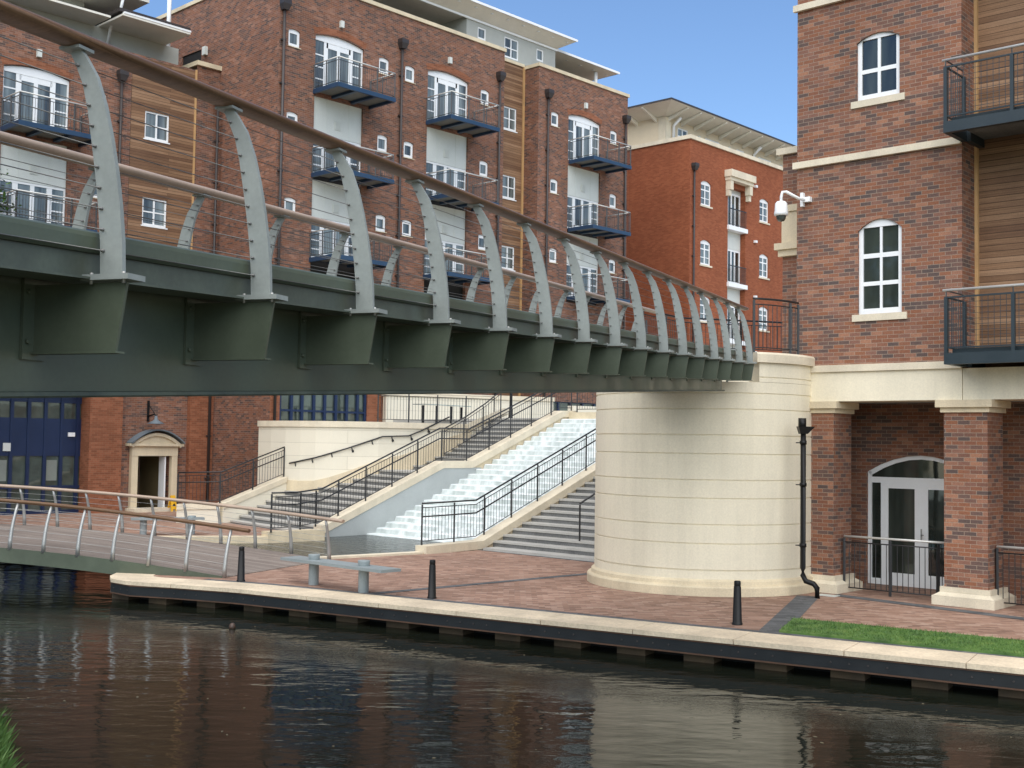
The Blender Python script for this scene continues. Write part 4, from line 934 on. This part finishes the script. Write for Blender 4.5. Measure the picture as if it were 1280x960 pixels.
# ================================================================== LOW FOOTBRIDGE
nz = [0, .09, .17, .25, .32, .38, .43]
near = [at_z(*p, z) for p, z in zip([(276, 725), (228.4, 717), (183, 709), (138, 702.4), (95.6, 695.8), (55.8, 690.5), (14.6, 686.5)], nz)]
fz = [.0, .05, .12, .19, .26, .32, .37, .42]
far = [at_z(*p, z) for p, z in zip([(401, 704), (366, 697), (320, 690), (271, 683.5), (226, 677), (187, 671), (150, 667.5), (113, 664)], fz)]
def smooth_curve(P, n, ext):
    P = np.array(P); t = np.arange(len(P)); c = [np.polyfit(t, P[:, k], 2) for k in range(3)]
    T = np.linspace(0, len(P) - 1 + ext, n); return np.array([[np.polyval(c[k], v) for k in range(3)] for v in T]), c
nc, nco = smooth_curve(near, 40, 7); fc_, fco = smooth_curve(far, 40, 7)
LBs = thing('timber_footbridge', 'low arched timber deck footbridge with curved steel posts at the canal side', 'footbridge', nc[0])
q = MB()
for i in range(39):
    a, b, c, d = nc[i], nc[i + 1], fc_[i + 1], fc_[i]; dz = np.array([0, 0, .02])
    q.hexa([a - dz * 4 , b - dz * 4, c - dz * 4, d - dz * 4], [a + dz, b + dz, c + dz, d + dz])
dko = q.build('deck', 'deck', LBs)
uvl = dko.data.uv_layers[0]
for pl in dko.data.polygons:      # boards run across the curve from bank to bank
    for li in pl.loop_indices:
        v = dko.data.vertices[dko.data.loops[li].vertex_index].co; uvl.data[li].uv = (v.x * .93 - v.y * .37, v.x * .37 + v.y * .93)
q = MB()
for i in range(39):
    a, b = nc[i], nc[i + 1]; t = (b - a); nn = np.array([t[1], -t[0], 0]); nn /= -np.linalg.norm(nn)
    nn = np.array([-.37, -.93, 0]) * .03
    q.hexa([a + nn + (0, 0, -.27), b + nn + (0, 0, -.27), b - nn * .5 + (0, 0, -.27), a - nn * .5 + (0, 0, -.27)], [a + nn + (0, 0, .03), b + nn + (0, 0, .03), b - nn * .5 + (0, 0, .03), a - nn * .5 + (0, 0, .03)])
q.build('edge_beam', 'green', LBs)
def lowrail(cf, n0, n1, inw, name):
    def pt(v): return np.array([np.polyval(cf[k], v) for k in range(3)])
    def lean(z): return inw * (.02 * z + .19 * z * z)
    for v in range(n0, n1):
        p = pt(v); q = MB(); prof = [p + lean(z) + np.array([0, 0, z]) for z in (0, .2, .4, .6, .8, .97)]
        q.tube(prof, [.048, .045, .041, .037, .033, .030], 8); o = q.build('post', 'steel', LBs)
    T = np.linspace(n0 - .45, n1 - .3, 40); q = MB(); q.tube([pt(v) + lean(1.0) + np.array([0, 0, 1.0]) for v in T], 0, 10, flat=(.055, .042)); q.build('handrail', 'railwood' if name == 'near' else 'railpale', LBs)
    for z in (.14, .28, .42, .56, .70, .84):
        q = MB(); q.tube([pt(v) + lean(z) + np.array([0, 0, z]) for v in np.linspace(n0, n1 - .3, 24)], .004, 5); q.build('wire', 'steel', LBs)
lowrail(nco, 0, 11, np.array([.37, .93, 0]), 'near'); lowrail(fco, 0, 12, np.array([-.37, -.93, 0]), 'far')

# ================================================================== STAIRS, CASCADE, TERRACES
class FrK(Fr):
    """a facade frame enlarged by k about the eye point"""
    def __init__(s, o, az, k): super().__init__(o, az); s.k = k
    def p(s, u, n, z):
        q = np.array(super().p(u, n, z)); return tuple(CAMP + (q - CAMP) * s.k)
FT = FrK((-5.24, 33.96), 46.3, 1.025)        # u up the slope, n to the right
FTR = FrK((-5.24, 33.96), 46.3, .975)
ZL = lambda z: HC + (z - HC) * 1.025
ZR = lambda z: HC + (z - HC) * .975
NCW = float((np.array(FTR.p(5, 3.88, 0)[:2]) - np.array(FT.p(0, 0, 0)[:2])) @ FT.nn) / 1.025 + .05
RISE, GO = .155, .385
WP = np.array([(-9.18, 43.3), (-8.6, 42.7), (-7.99, 42.2), (-7.4, 41.85), (-6.83, 41.6), (-6.3, 41.5), (-5.71, 41.5), (-5.2, 41.57), (-4.64, 41.7), (-3.72, 42.2), (-2.65, 42.9), (-1.47, 43.6), (-.6, 44.1)])
LPT = [(-9.4, 40.3), (-9.17, 40.6), (-8.95, 40.9), (-8.72, 41.2), (-8.5, 41.5), (-8.25, 41.85), (-8.0, 42.15), (-6.71, 41.59), (-6.06, 41.53), (-5.51, 41.54), (-5.03, 41.63), (-4.61, 41.72), (-3.45, 42.35), (-3.01, 42.67), (-2.74, 42.84), (-2.4, 43.05), (-2.15, 43.2), (-1.95, 43.33), (-1.7, 43.45), (-1.5, 43.58), (-1.3, 43.7), (-1.1, 43.8), (-.9, 43.92), (-.75, 44.0)]
RS = [.1 + GO * i if i < 12 else 5.72 + GO * (i - 12) for i in range(24)] + [5.72 + GO * 12]
ST = thing('stone_steps', 'broad grey fanned stone steps left of the water cascade', 'steps', FT.p(0, -.35, 0))
tr, ri = MB(), MB()
def stepset(tr, ri, Ls, Rs, ZF):
    for i in range(len(Ls) - 1):
        z = ZF(RISE * (i + 1)); a, b, c, d = np.array(Ls[i]), np.array(Rs[i]), np.array(Rs[i + 1]), np.array(Ls[i + 1])
        dirn = (c - b) / np.linalg.norm(c - b) * .03
        a2, b2 = a - dirn, b - dirn
        tr.hexa([(*a2, z - .055), (*b2, z - .055), (*c, z - .055), (*d, z - .055)], [(*a2, z), (*b2, z), (*c, z), (*d, z)])
        ri.quad((*a, z - RISE - .02), (*b, z - RISE - .02), (*b, z - .05), (*a, z - .05))
Ls = LPT + [(-.6, 44.1)]; Rs = [FT.p(s_, -.34, 0)[:2] for s_ in RS]
stepset(tr, ri, Ls, Rs, ZL); tr.build('treads', 'grey_stone', ST); ri.build('risers', 'granite_dark', ST)  # riser colour is darker granite with the shade under the nosings mixed in
# stringer walls
def stringer(name, label, nl, nr, prof, bottom, coping=.22, mat='stone', FT=FT):
    """prof: (u, z of coping top)"""
    t = thing(name, label, 'wall', FT.p(prof[0][0], (nl + nr) / 2, 0))
    c = MB(); b = MB()
    for (u0, z0), (u1, z1) in zip(prof[:-1], prof[1:]):
        c.hexa([FT.p(u0, nl - .04, z0 - coping), FT.p(u1, nl - .04, z1 - coping), FT.p(u1, nr + .04, z1 - coping), FT.p(u0, nr + .04, z0 - coping)], [FT.p(u0, nl - .04, z0), FT.p(u1, nl - .04, z1), FT.p(u1, nr + .04, z1), FT.p(u0, nr + .04, z0)])
        b.hexa([FT.p(u0, nl, bottom), FT.p(u1, nl, bottom), FT.p(u1, nr, bottom), FT.p(u0, nr, bottom)], [FT.p(u0, nl, z0 - coping), FT.p(u1, nl, z1 - coping), FT.p(u1, nr, z1 - coping), FT.p(u0, nr, z0 - coping)])
    c.build('coping', 'coping', t); b.build('wall', mat, t); return t
LSP = [(-.12, .42), (.0, .43), (4.53, 2.24), (5.8, 2.24), (10.15, 3.98), (10.9, 4.0)]
sw_ = stringer('cascade_side_wall', 'sloping stone capped wall between the grey steps and the cascade', -.34, 0., LSP, -.1)
q = MB(); q.prism([FT.p(.0, .003, -.1), FT.p(6.2, .003, -.1), FT.p(6.2, .003, 2.03), FT.p(4.55, .003, 2.03), FT.p(0., .003, .21)], tuple(np.append(FT.nn * .012, 0))); q.build('rendered_face', 'rendergrey', sw_)
RSP = [(.0, .13), (2.1, .17), (11.55, 3.97), (12.3, 4.0)]
stringer('cascade_side_wall', 'sloping stone capped wall between the cascade and the right hand steps', 3.88, 4.23, RSP, -.2, FT=FTR)
# cascade
CS = thing('water_cascade', 'white water tumbling down a long stepped cascade', 'cascade', FT.p(1.5, 2, 0))
w_, t_ = MB(), MB(); n_st = 24
for i in range(n_st):
    u0, u1, z = 1.5 + .372 * i, 1.5 + .372 * (i + 1) + .04, RISE * (i + 1) - .02
    K = 40
    for k in range(K):
        na, nb = .016 + NCW * k / K, .016 + NCW * (k + 1) / K
        ja, jb = [.007 * sin(i * 1.9 + q_ * .7) + .004 * sin(q_ * 1.9 + i * 4.1) for q_ in (k, k + 1)]
        w_.add([FT.p(u0 - .045 + ja, na, z - RISE - .01), FT.p(u0 - .045 + jb, nb, z - RISE - .01), FT.p(u0 + jb * .5, nb, z - .035), FT.p(u0 + ja * .5, na, z - .035)], [(0, 1, 2, 3)], True)
        t_.add([FT.p(u0 + ja * .5, na, z - .035), FT.p(u0 + jb * .5, nb, z - .035), FT.p(u0 + .03, nb, z - .008), FT.p(u0 + .03, na, z - .008), FT.p(u1 + .02, nb, z + ja * .5), FT.p(u1 + .02, na, z + jb * .5)], [(0, 1, 2, 3), (3, 2, 4, 5)], True)
w_.build('falling_water', 'fall', CS); t_.build('foaming_water', 'foam', CS)
s_ = MB(); s_.prism([FT.p(1.6, .02, -.1), FT.p(10.5, .02, -.1), FT.p(10.5, .02, 3.5), FT.p(1.6, .02, -.05)], tuple(np.append(FT.nn * (NCW - .05), 0))); s_.build('stone_bed', 'granite_dark', CS)
s_ = MB(); s_.fbox(FT, 10.44, 10.9, .02, NCW, 3.0, 3.93); s_.build('top_sill', 'stone', CS)
# pool
PL = [at_z(365, 703, 0)[:2], FTR.p(.0, 3.9, 0)[:2], FT.p(1.6, NCW, 0)[:2], FT.p(1.6, .02, 0)[:2], FT.p(0., .0, 0)[:2], (-7.3, 32.95), (-10.0, 33.35), (-9.4, 31.6), (-6.4, 29.3)]
q = MB(); q.prism([(*p, -.05) for p in PL], (0, 0, .07)); tag(q.build('pool', 'pool'), 'shallow rippled pool below the cascade', 'pool', kind='structure')
pk = thing('pool_edge', 'pale stone kerb and low stone wall around the cascade pool', 'kerb', (-5, 30, 0))
q = MB(); a, b = np.array(PL[0]), np.array(PL[1]); t = (b - a) / np.linalg.norm(b - a); n = np.array([t[1], -t[0]]) * .3
q.hexa([(*a, 0), (*b, 0), (*(b + n), 0), (*(a + n), 0)], [(*a, .05), (*b, .05), (*(b + n), .05), (*(a + n), .05)]); q.build('kerb', 'coping', pk)
q = MB()
for p, r, h in ((at_z(330, 683, 0)[:2], at_z(401.5, 680, 0)[:2], .33), (at_z(186, 682, 0)[:2], at_z(330, 683, 0)[:2], .2)):
    p = np.array(p); r = np.array(r); tt = (r - p) / np.linalg.norm(r - p); nn = np.array([-tt[1], tt[0]]) * .35
    q.hexa([(*p, 0), (*r, 0), (*(r + nn), 0), (*(p + nn), 0)], [(*p, h), (*r, h), (*(r + nn), h), (*(p + nn), h)])
q.build('low_wall', 'stone', pk)
# right hand steps
ST2 = thing('stone_steps', 'straight flight of grey steps between the cascade and the drum pier', 'steps', FT.p(2.5, 6, 0))
tr, ri = MB(), MB()
Ls2 = [FTR.p(2.5 + GO * i, 4.232, 0)[:2] for i in range(25)]; Rs2 = [FTR.p(2.5 + GO * i, 9.8, 0)[:2] for i in range(25)]
stepset(tr, ri, Ls2, Rs2, ZR); tr.build('treads', 'grey_stone', ST2); ri.build('risers', 'granite_dark', ST2)  # same risers: darker stone plus painted-in shade
q = MB(); q.fbox(FTR, 1.95, 2.52, 4.4, 10.2, -.07, .0); q.build('landing_strip', 'grey_stone', ST2)
q = MB(); q.prism([FTR.p(2.6, 9.81, 0), FTR.p(11.7, 9.81, 0), FTR.p(11.7, 9.81, 3.7), ], tuple(np.append(FT.nn * .3, 0))); q.build('side_wall', 'stone', ST2)
# podium and terrace
q = MB()
pod = [FT.p(10.34, -.35, 0)[:2], FT.p(10.9, -.3, 0)[:2], FT.p(10.9, 3.9, 0)[:2], FTR.p(11.74, 4.23, 0)[:2], FTR.p(11.74, 10.2, 0)[:2], (12, 32), (30, 40), (40, 70), (10, 75), FL.p(30, 4.0, 0)[:2], FL.p(8.2, 4.0, 0)[:2], (-.4, 44.6), (-.6, 44.1)]
q.prism([(*p, 3.4) for p in pod], (0, 0, .32)); tag(q.build('podium', 'grey_stone'), 'upper plaza at the head of the steps', 'plaza', kind='structure')
q = MB(); ter = [tuple(p) for p in offs([np.array(p) for p in WP], .12)] + [(-.4, 44.6), FL.p(8.3, 4.05, 0)[:2], FL.p(2.6, 4.05, 0)[:2]]
q.prism([(*p, 2.9) for p in ter], (0, 0, .38)); tag(q.build('terrace', 'grey_stone'), 'terrace behind the curved cream wall', 'terrace', kind='structure')
q = MB()
for k in range(3):
    a = np.array([-2.2, 45.4]) + np.array([.55, .5]) * .38 * k; q.fbox(Fr(tuple(a), -35), 0, 3.0, -3.0, 0, 3.28 - .0, 3.28 + .15 * (k + 1))
tag(q.build('stone_steps', 'grey_stone', loc=(-2.2, 45.4, 3.28)), 'short flight of steps on the terrace behind the curved wall', 'steps')
# curved cream retaining wall
RW = thing('retaining_wall', 'long curved cream wall backing the grey steps', 'wall', (*WP[0], 0))
q, c, k = MB(), MB(), MB()
off = offs([np.array(p) for p in WP], .3)
def ribbon(mb, z0, z1, d0, d1, path=WP):
    A = offs([np.array(p) for p in path], d0); B = offs([np.array(p) for p in path], d1)
    for i in range(len(path) - 1):
        f0 = z0 if not callable(z0) else None
        za0, za1 = (z0, z1)
        mb.hexa([(*A[i], za0), (*A[i + 1], za0), (*B[i + 1], za0), (*B[i], za0)], [(*A[i], za1), (*A[i + 1], za1), (*B[i + 1], za1), (*B[i], za1)])
ribbon(q, 0, 3.29, 0, .35); ribbon(c, 3.292, 3.50, -.06, .4)
q.build('wall', 'cream', RW); c.build('coping', 'coping', RW)
skz = {2: 1.42, 3: 1.40, 4: 1.42, 5: 1.55, 6: 1.75, 7: 1.95, 8: 2.15, 9: 2.38, 10: 2.86, 11: 3.27}
A = offs([np.array(p) for p in WP], -.04)
for i in range(2, 11):
    za, zb = skz[i], skz[i + 1]; k.hexa([(*A[i], za - .62), (*A[i + 1], zb - .62), (*WP[i + 1], zb - .62), (*WP[i], za - .62)], [(*A[i], za), (*A[i + 1], zb), (*WP[i + 1], zb), (*WP[i], za)])
k.build('skirting', 'stone', RW)
wr = thing('wall_handrail', 'thin black handrail fixed along the curved cream wall', 'handrail', (-7.77, 42.0, 1.9))
WRP = [(-7.8, 42.02, 2.0), (-6.8, 41.52, 2.22), (-5.69, 41.42, 2.56), (-4.5, 41.70, 2.99), (-3.63, 42.18, 3.03), (-3.21, 42.45, 3.22), (-2.25, 43.06, 3.74)]
q = MB(); q.tube(WRP, .026, 8); q.build('rail', 'blackrail', wr)
q = MB(); atw, lw_ = resample([np.array(p) for p in WRP], 1)
for i in range(8):
    q = MB(); p = atw(.25 + (lw_ - 1.2) * i / 7); q.tube([p + np.array([0, .0, -.03]), p + np.array([0.02, .03, -.14]), p + np.array([.03, .08, -.15])], .02, 6); q.tube([p + np.array([.02, .06, -.15]), p + np.array([.03, .09, -.15])], .05, 8); q.build('bracket', 'blackrail', wr)
# stone capped wall at the left of the grey steps
ls = thing('stair_side_wall', 'sloping stone wall with railing at the far left of the grey steps', 'wall', (-11.1, 40.05, 0))
LS2 = [(-11.15, 40.05, .62), (-9.75, 40.25, .66), (-8.02, 42.2, 1.52)]
q, c = MB(), MB()
for a, b in zip(LS2[:-1], LS2[1:]):
    a = np.array(a); b = np.array(b); t = b - a; nn = np.array([-t[1], t[0], 0]); nn /= np.linalg.norm(nn)
    for mb, d, lo, hi in ((q, .17, None, -.18), (c, .21, -.18, 0)):
        za, zb = (0., 0.) if lo is None else (a[2] + lo, b[2] + lo)
        mb.hexa([(*(a - nn * d)[:2], za), (*(b - nn * d)[:2], zb), (*(b + nn * d)[:2], zb), (*(a + nn * d)[:2], za)], [(*(a - nn * d)[:2], a[2] + hi), (*(b - nn * d)[:2], b[2] + hi), (*(b + nn * d)[:2], b[2] + hi), (*(a + nn * d)[:2], a[2] + hi)])
q.build('wall', 'cream', ls); c.build('coping', 'coping', ls)
railing('railing', 'dark railing climbing the far left stair wall against the orange brick', LS2, 1.05, 1.2, .12, mid=.72)
# upper cream wall behind the terrace
uw = thing('upper_wall', 'cream wall with coping behind the terrace railing', 'wall', FL.p(8.15, 4.1, 3.3))
ua, ub = np.array(FL.p(7.95, 4.35, 0)[:2]), np.array((1.75, 52.6))
def slab(mb, a, b, d, z0, z1, e=0.):
    t = (b - a) / np.linalg.norm(b - a); n = np.array([-t[1], t[0]]) * d; a = a - t * e; b = b + t * e
    mb.hexa([(*(a - n), z0), (*(b - n), z0), (*(b + n), z0), (*(a + n), z0)], [(*(a - n), z1), (*(b - n), z1), (*(b + n), z1), (*(a + n), z1)])
q = MB(); slab(q, ua, ub, .18, 3.2, 4.68); slab(q, ub - np.array([.25, .1]), ub, .26, 3.2, 4.0); q.build('wall', 'cream', uw)
q = MB(); slab(q, ua, ub, .24, 4.682, 4.86, .05); q.build('coping', 'coping', uw)
plw = thing('plinth_wall', 'low cream plinth wall by the dark blue shopfront at the head of the cascade', 'wall', (3.0, 46, 3.72))
q = MB(); slab(q, np.array((2.35, 47.5)), np.array((5.6, 49.5)), .2, 3.7, 4.35); q.build('wall', 'cream', plw)

# ------------------------------------------------------------------ railings of the steps
def on_str(prof, n, us, FT=FTR):
    U = [p[0] for p in prof]; Z = [p[1] for p in prof]
    return [FT.p(u, n, float(np.interp(u, U, Z))) for u in us]
lb0 = at_z(334, 667.5, .33); lb1 = at_z(366, 666, .33)
railing('railing', 'tall black railing with two handrails climbing between the grey steps and the cascade', [tuple(lb0), tuple(lb1), FT.p(.0, -.17, .43), FT.p(4.53, -.17, 2.24), FT.p(5.8, -.17, 2.24), FT.p(10.15, -.17, 3.98), FT.p(10.8, -.17, 4.0)], 1.05, 1.12, .115, mid=.72)
railing('railing', 'tall black railing with two handrails on the right hand side of the cascade', on_str(RSP, 3.95, [.12, 2.1, 11.55, 12.2]), 1.06, 1.12, .115, mid=.72)
railing('railing', 'black railing on the wall side of the upper grey steps', [(LPT[i][0] + .35, LPT[i][1] - .3, ZL(RISE * (i + 1))) for i in range(14, 24, 3)], 1.0, 1.0, .12)
sc_ = MB(); sc_.hexa([(-1.6, 43.35, 3.3), (-1.4, 43.75, 3.3), (-.1, 44.45, 3.9), (-.3, 44.1, 3.9)], [(-1.6, 43.35, 3.52), (-1.4, 43.75, 3.52), (-.1, 44.45, 4.12), (-.3, 44.1, 4.12)]); sc_.build('sloping_coping', 'coping', RW)
railing('railing', 'short black handrail standing alone on the right hand steps', [FTR.p(2.9, 7.0, .31), FTR.p(5.6, 7.0, 1.40), FTR.p(8.4, 7.0, 2.52), FTR.p(11.6, 7.0, 3.72)], .95, 1.9, .1, infill=False)
railing('railing', 'black railing running along the top of the curved cream wall', [tuple(p) + (3.5,) for p in offs([np.array(q_) for q_ in WP[8:]], .1)], 1.05, 1.3, .12, top='coping')
railing('railing', 'black railing across the head of the cascade', [FT.p(10.8, .1, 3.95), FT.p(10.8, 4.2, 3.95)], 1.05, 1.3, .12)
railing('railing', 'railing with pale handrail in front of the blue shopfront at far left', [(-26, 40.9, 0), (-18.75, 43.4, 0), (-14.6, 45.6, 0)], 1.08, 1.35, .12, top='railsteel')
# the colonnade
railing('railing', 'dark railing with steel top between the two brick pillars', [FR.p(-2.02, -.30, 0), FR.p(.06, -.30, 0)], 1.1, 1.05, .105, top='railsteel', post_pts=[.0, .95, 1.9])
railing('railing', 'dark railing with steel top right of the second brick pillar', [FR.p(.96, -.30, 0), FR.p(3.07, -.30, 0)], 1.1, 1.05, .105, top='railsteel')

# ================================================================== STREET FURNITURE
def bollard(p, label):
    t = thing('bollard', label, 'bollard', p, 'bollards along the quay')
    q = MB(); q.lathe([(.085, 0), (.085, .03), (.075, .035), (.058, .60), (.050, .615)], p, 20); q.build('shaft', 'black', t)
    q = MB(); q.lathe([(.050, .615), (.054, .62), (.054, .68), (.046, .695), (.0, .70)], p, 20); q.build('cap', 'black', t)
bollard(at_z(297, 730), 'black tapered bollard beside the end of the low timber bridge')
bollard(at_z(538, 753), 'black tapered bollard on the quay right of the grey bench')
bollard(at_z(925, 784.5), 'black tapered bollard on the quay in front of the drum pier')
def bench(p1, p2, label, h=.60, ext=.78, zs=.44):
    p1 = np.array(p1); p2 = np.array(p2); t = thing('bench', label, 'bench', (p1 + p2) / 2, 'benches on the plaza'); d = (p2 - p1) / np.linalg.norm(p2 - p1); n = np.array([-d[1], d[0], 0])
    for p in (p1, p2):
        q = MB(); q.lathe([(.10, 0.002), (.10, h - .14), (.105, h - .10), (.118, h - .015), (.112, h), (.0, h)], p, 24); q.build('post', 'benchgrey', t)
    q = MB(); a = p1 - d * ext; b = p2 + d * ext
    w = .24; z0, z1 = zs, zs + .055
    q.hexa([(*(a - n * w)[:2], z0), (*(b - n * w)[:2], z0), (*(b + n * w)[:2], z0), (*(a + n * w)[:2], z0)], [(*(a - n * w)[:2], z1), (*(b - n * w)[:2], z1), (*(b + n * w)[:2], z1), (*(a + n * w)[:2], z1)])
    q.build('seat', 'benchgrey', t)
bench(at_z(388, 735), at_z(451, 745), 'grey steel bench on two round posts by the quay edge')
bench(at_z(175.5, 670), at_z(235, 670), 'grey steel bench on two round posts behind the low timber bridge', h=.55, ext=.35)
sp = at_z(211, 641); sg = thing('caution_sign', 'yellow folding wet floor sign outside the stone doorway', 'caution sign', sp)
for k, s_ in (('front_panel', -1), ('rear_panel', 1)):
    q = MB(); dx = np.array([.72, -.69, 0]) * s_ * -1; u = np.array([.69, .72, 0]); b = sp + dx * .14; tp = sp + dx * .02 + np.array([0, 0, .62])
    q.prism([b - u * .15, b - u * .06, b - u * .05 + (0, 0, .1), b + u * .05 + (0, 0, .1), b + u * .06, b + u * .15, tp + u * .085, tp - u * .085], dx * .015); q.build(k, 'yellow', sg)
q = MB(); b = sp + np.array([.72, -.69, 0]) * .125 + np.array([0, 0, .22]); u = np.array([.69, .72, 0]); q.prism([b - u * .07, b + u * .07, b + np.array([-.04, .04, .16])], np.array([.72, -.69, 0]) * .01); q.build('symbol', 'black', sg)
wl_ = thing('wall_lamp', 'dark bell shaped lamp on a bracket above the stone doorway', 'wall lamp', FL.p(-.25, .05, 3.9))
q = MB(); q.fbox(FL, -.30, -.22, .004, .05, 3.45, 4.25); q.tube([FL.p(-.26, .04, 3.65), FL.p(-.26, .5, 3.72), FL.p(-.26, .62, 3.66)], .03, 8); q.tube([FL.p(-.26, .04, 4.1), FL.p(-.26, .5, 3.75)], .015, 6); q.build('bracket', 'black', wl_)
q = MB(); q.lathe([(.0, .3), (.05, .3), (.07, .16), (.14, .1), (.33, .0), (.32, -.01)], FL.p(-.26, .62, 3.36), 24); q.build('lamp_shade', 'lead', wl_)
dc = MB(); p = at_z(1038, 747); dc.fbox(Fr(tuple(p[:2]), -42), -.2, .2, -.12, .12, .002, .012); tag(dc.build('drain_cover', 'panel', loc=p), 'pale square drain cover beside the left brick pillar', 'drain cover')
# glass topped frame on the terrace
gs = thing('glass_shelter', 'low glass topped frame on black posts behind the terrace railing', 'shelter', at_Y(545, 535, 46))
gp = [at_Y(x, 530, Y)[:2] for x, Y in ((526, 45.5), (543.5, 46), (562, 46.5), (575, 47.5))]
for p in gp:
    q = MB(); q.bar((*p, 3.28), (*p, 4.22), .1); q.build('post', 'black', gs)
q = MB(); slab(q, np.array(gp[0]), np.array(gp[-1]), .35, 4.24, 4.27, .2); q.build('glass_top', 'glassgreen', gs)
po = thing('post', 'slim black post on the podium above the cream wall', 'post', at_Y(638.5, 515, 48)); q = MB(); pp = at_Y(638.5, 515, 47.); q.lathe([(.09, 3.72), (.075, 4.0), (.06, 4.4), (.05, 6.2), (.0, 6.25)], (pp[0], pp[1], 0), 12); q.build('shaft', 'black', po)
lm = MB(); p = at_z(287, 788.5, ZW); lm.lathe([(.0, -.02), (.055, -.02), (.06, .03), (.045, .075), (.02, .095), (.0, .098)], p, 12); lmo = lm.build('floating_lump', 'lump', loc=p); tag(lmo, 'small brown lump floating on the dark water below the quay', 'debris')
# ------------------------------------------------------------------ tree at the left edge
def tree(base, h, cr, ch, nleaf, label, lean=(0, 0)):
    t = thing('tree', label, 'tree', base); b = np.array(base, float)
    q = MB(); top = b + np.array([lean[0], lean[1], h]); q.tube([b + (top - b) * k + np.array([.1 * sin(k * 5), .08 * cos(k * 4), 0]) for k in np.linspace(0, 1, 8)], [.14 * (1 - .8 * k) for k in np.linspace(0, 1, 8)], 8)
    tips = []
    for i in range(26):
        k = random.uniform(.4, 1.); p0 = b + (top - b) * k; a = random.uniform(0, 2 * pi); l = cr * random.uniform(.5, 1.) * (1.25 - .5 * k)
        p1 = p0 + np.array([cos(a) * l * .5, sin(a) * l * .5, .25 * l]); p2 = p0 + np.array([cos(a) * l, sin(a) * l, random.uniform(.0, .5) * l]); q.tube([p0, p1, p2], [.04, .025, .01], 5); tips += [p1, p2, (p1 + p2) / 2]
    q.build('trunk', 'bark', t)
    c = MB()
    for i in range(nleaf):
        ctr = random.choice(tips) + np.array([random.gauss(0, .32), random.gauss(0, .32), random.gauss(0, .28)]); s = random.uniform(.05, .11)
        d = np.array([random.gauss(0, 1), random.gauss(0, 1), random.gauss(-.3, .6)]); d /= np.linalg.norm(d); e = np.cross(d, (random.random(), random.random(), 1)); e /= np.linalg.norm(e)
        c.add([ctr - d * s, ctr + e * s * .5, ctr + d * s, ctr - e * s * .5], [(0, 1, 2, 3)])
    me = c.mesh('crown', 'leaf', BASE[t], fix=False); o = bpy.data.objects.new('crown', me); COL.objects.link(o); o.parent = t
random.seed(21); tp_ = at_Y(-44, 300, 36); tree((tp_[0], 36, 0), 10.8, 1.9, 3, 9000, 'young green tree reaching in at the left edge beyond the footbridge')

tl = MB()
for (x, y, h, r) in ((-24, -6, 13, 4.5), (-30, 1, 15, 5), (-37, 5, 14, 5), (-33, -9, 16, 5.5), (-44, 0, 15, 5), (-27, 8, 10, 3.5), (-18, -14, 14, 5), (-50, 9, 13, 5)):
    h *= 1.55; r *= 1.2
    tl.tube([(x, y, -.3), (x + .2, y, h * .4), (x, y + .2, h * .8)], [.3, .22, .08], 8)
    for i in range(2200):
        a, b = random.uniform(0, 2 * pi), random.uniform(-1, 1); k = random.uniform(.45, 1.) ** .5; lump = 1 + .25 * sin(a * 3 + x) * cos(b * 4 + y)
        c = np.array([x + cos(a) * math.sqrt(1 - b * b) * r * k * lump, y + sin(a) * math.sqrt(1 - b * b) * r * k * lump, h * .62 + b * h * .38 * k]); s_ = random.uniform(.2, .45)
        d = np.array([random.gauss(0, 1), random.gauss(0, 1), random.gauss(0, .6)]); d /= np.linalg.norm(d); e = np.cross(d, (.3, .2, 1)); e /= np.linalg.norm(e)
        tl.add([c - d * s_, c + e * s_ * .6, c + d * s_, c - e * s_ * .6], [(0, 1, 2, 3)])
tag(build_raw(tl, 'treeline', 'leaf'), 'belt of trees on the near bank upstream of the footbridge', 'trees', kind='stuff')

fk = MB()
for i in range(120):
    x, y = random.uniform(-9, 9), random.uniform(11, 22)
    if y > quay(x)[1] - .9 or y < 12 - .4 * x: continue
    a = random.uniform(0, pi); w_ = random.uniform(.006, .016); l_ = w_ * random.uniform(1, 2.2)
    fk.prism([(x + cos(a) * l_, y + sin(a) * l_, ZW + .001), (x - sin(a) * w_, y + cos(a) * w_, ZW + .001), (x - cos(a) * l_, y - sin(a) * l_, ZW + .001), (x + sin(a) * w_, y - cos(a) * w_, ZW + .001)], (0, 0, .005))
tag(build_raw(fk, 'floating_litter', 'fleck'), 'tiny pale leaves and flecks floating on the canal', 'debris', kind='stuff')
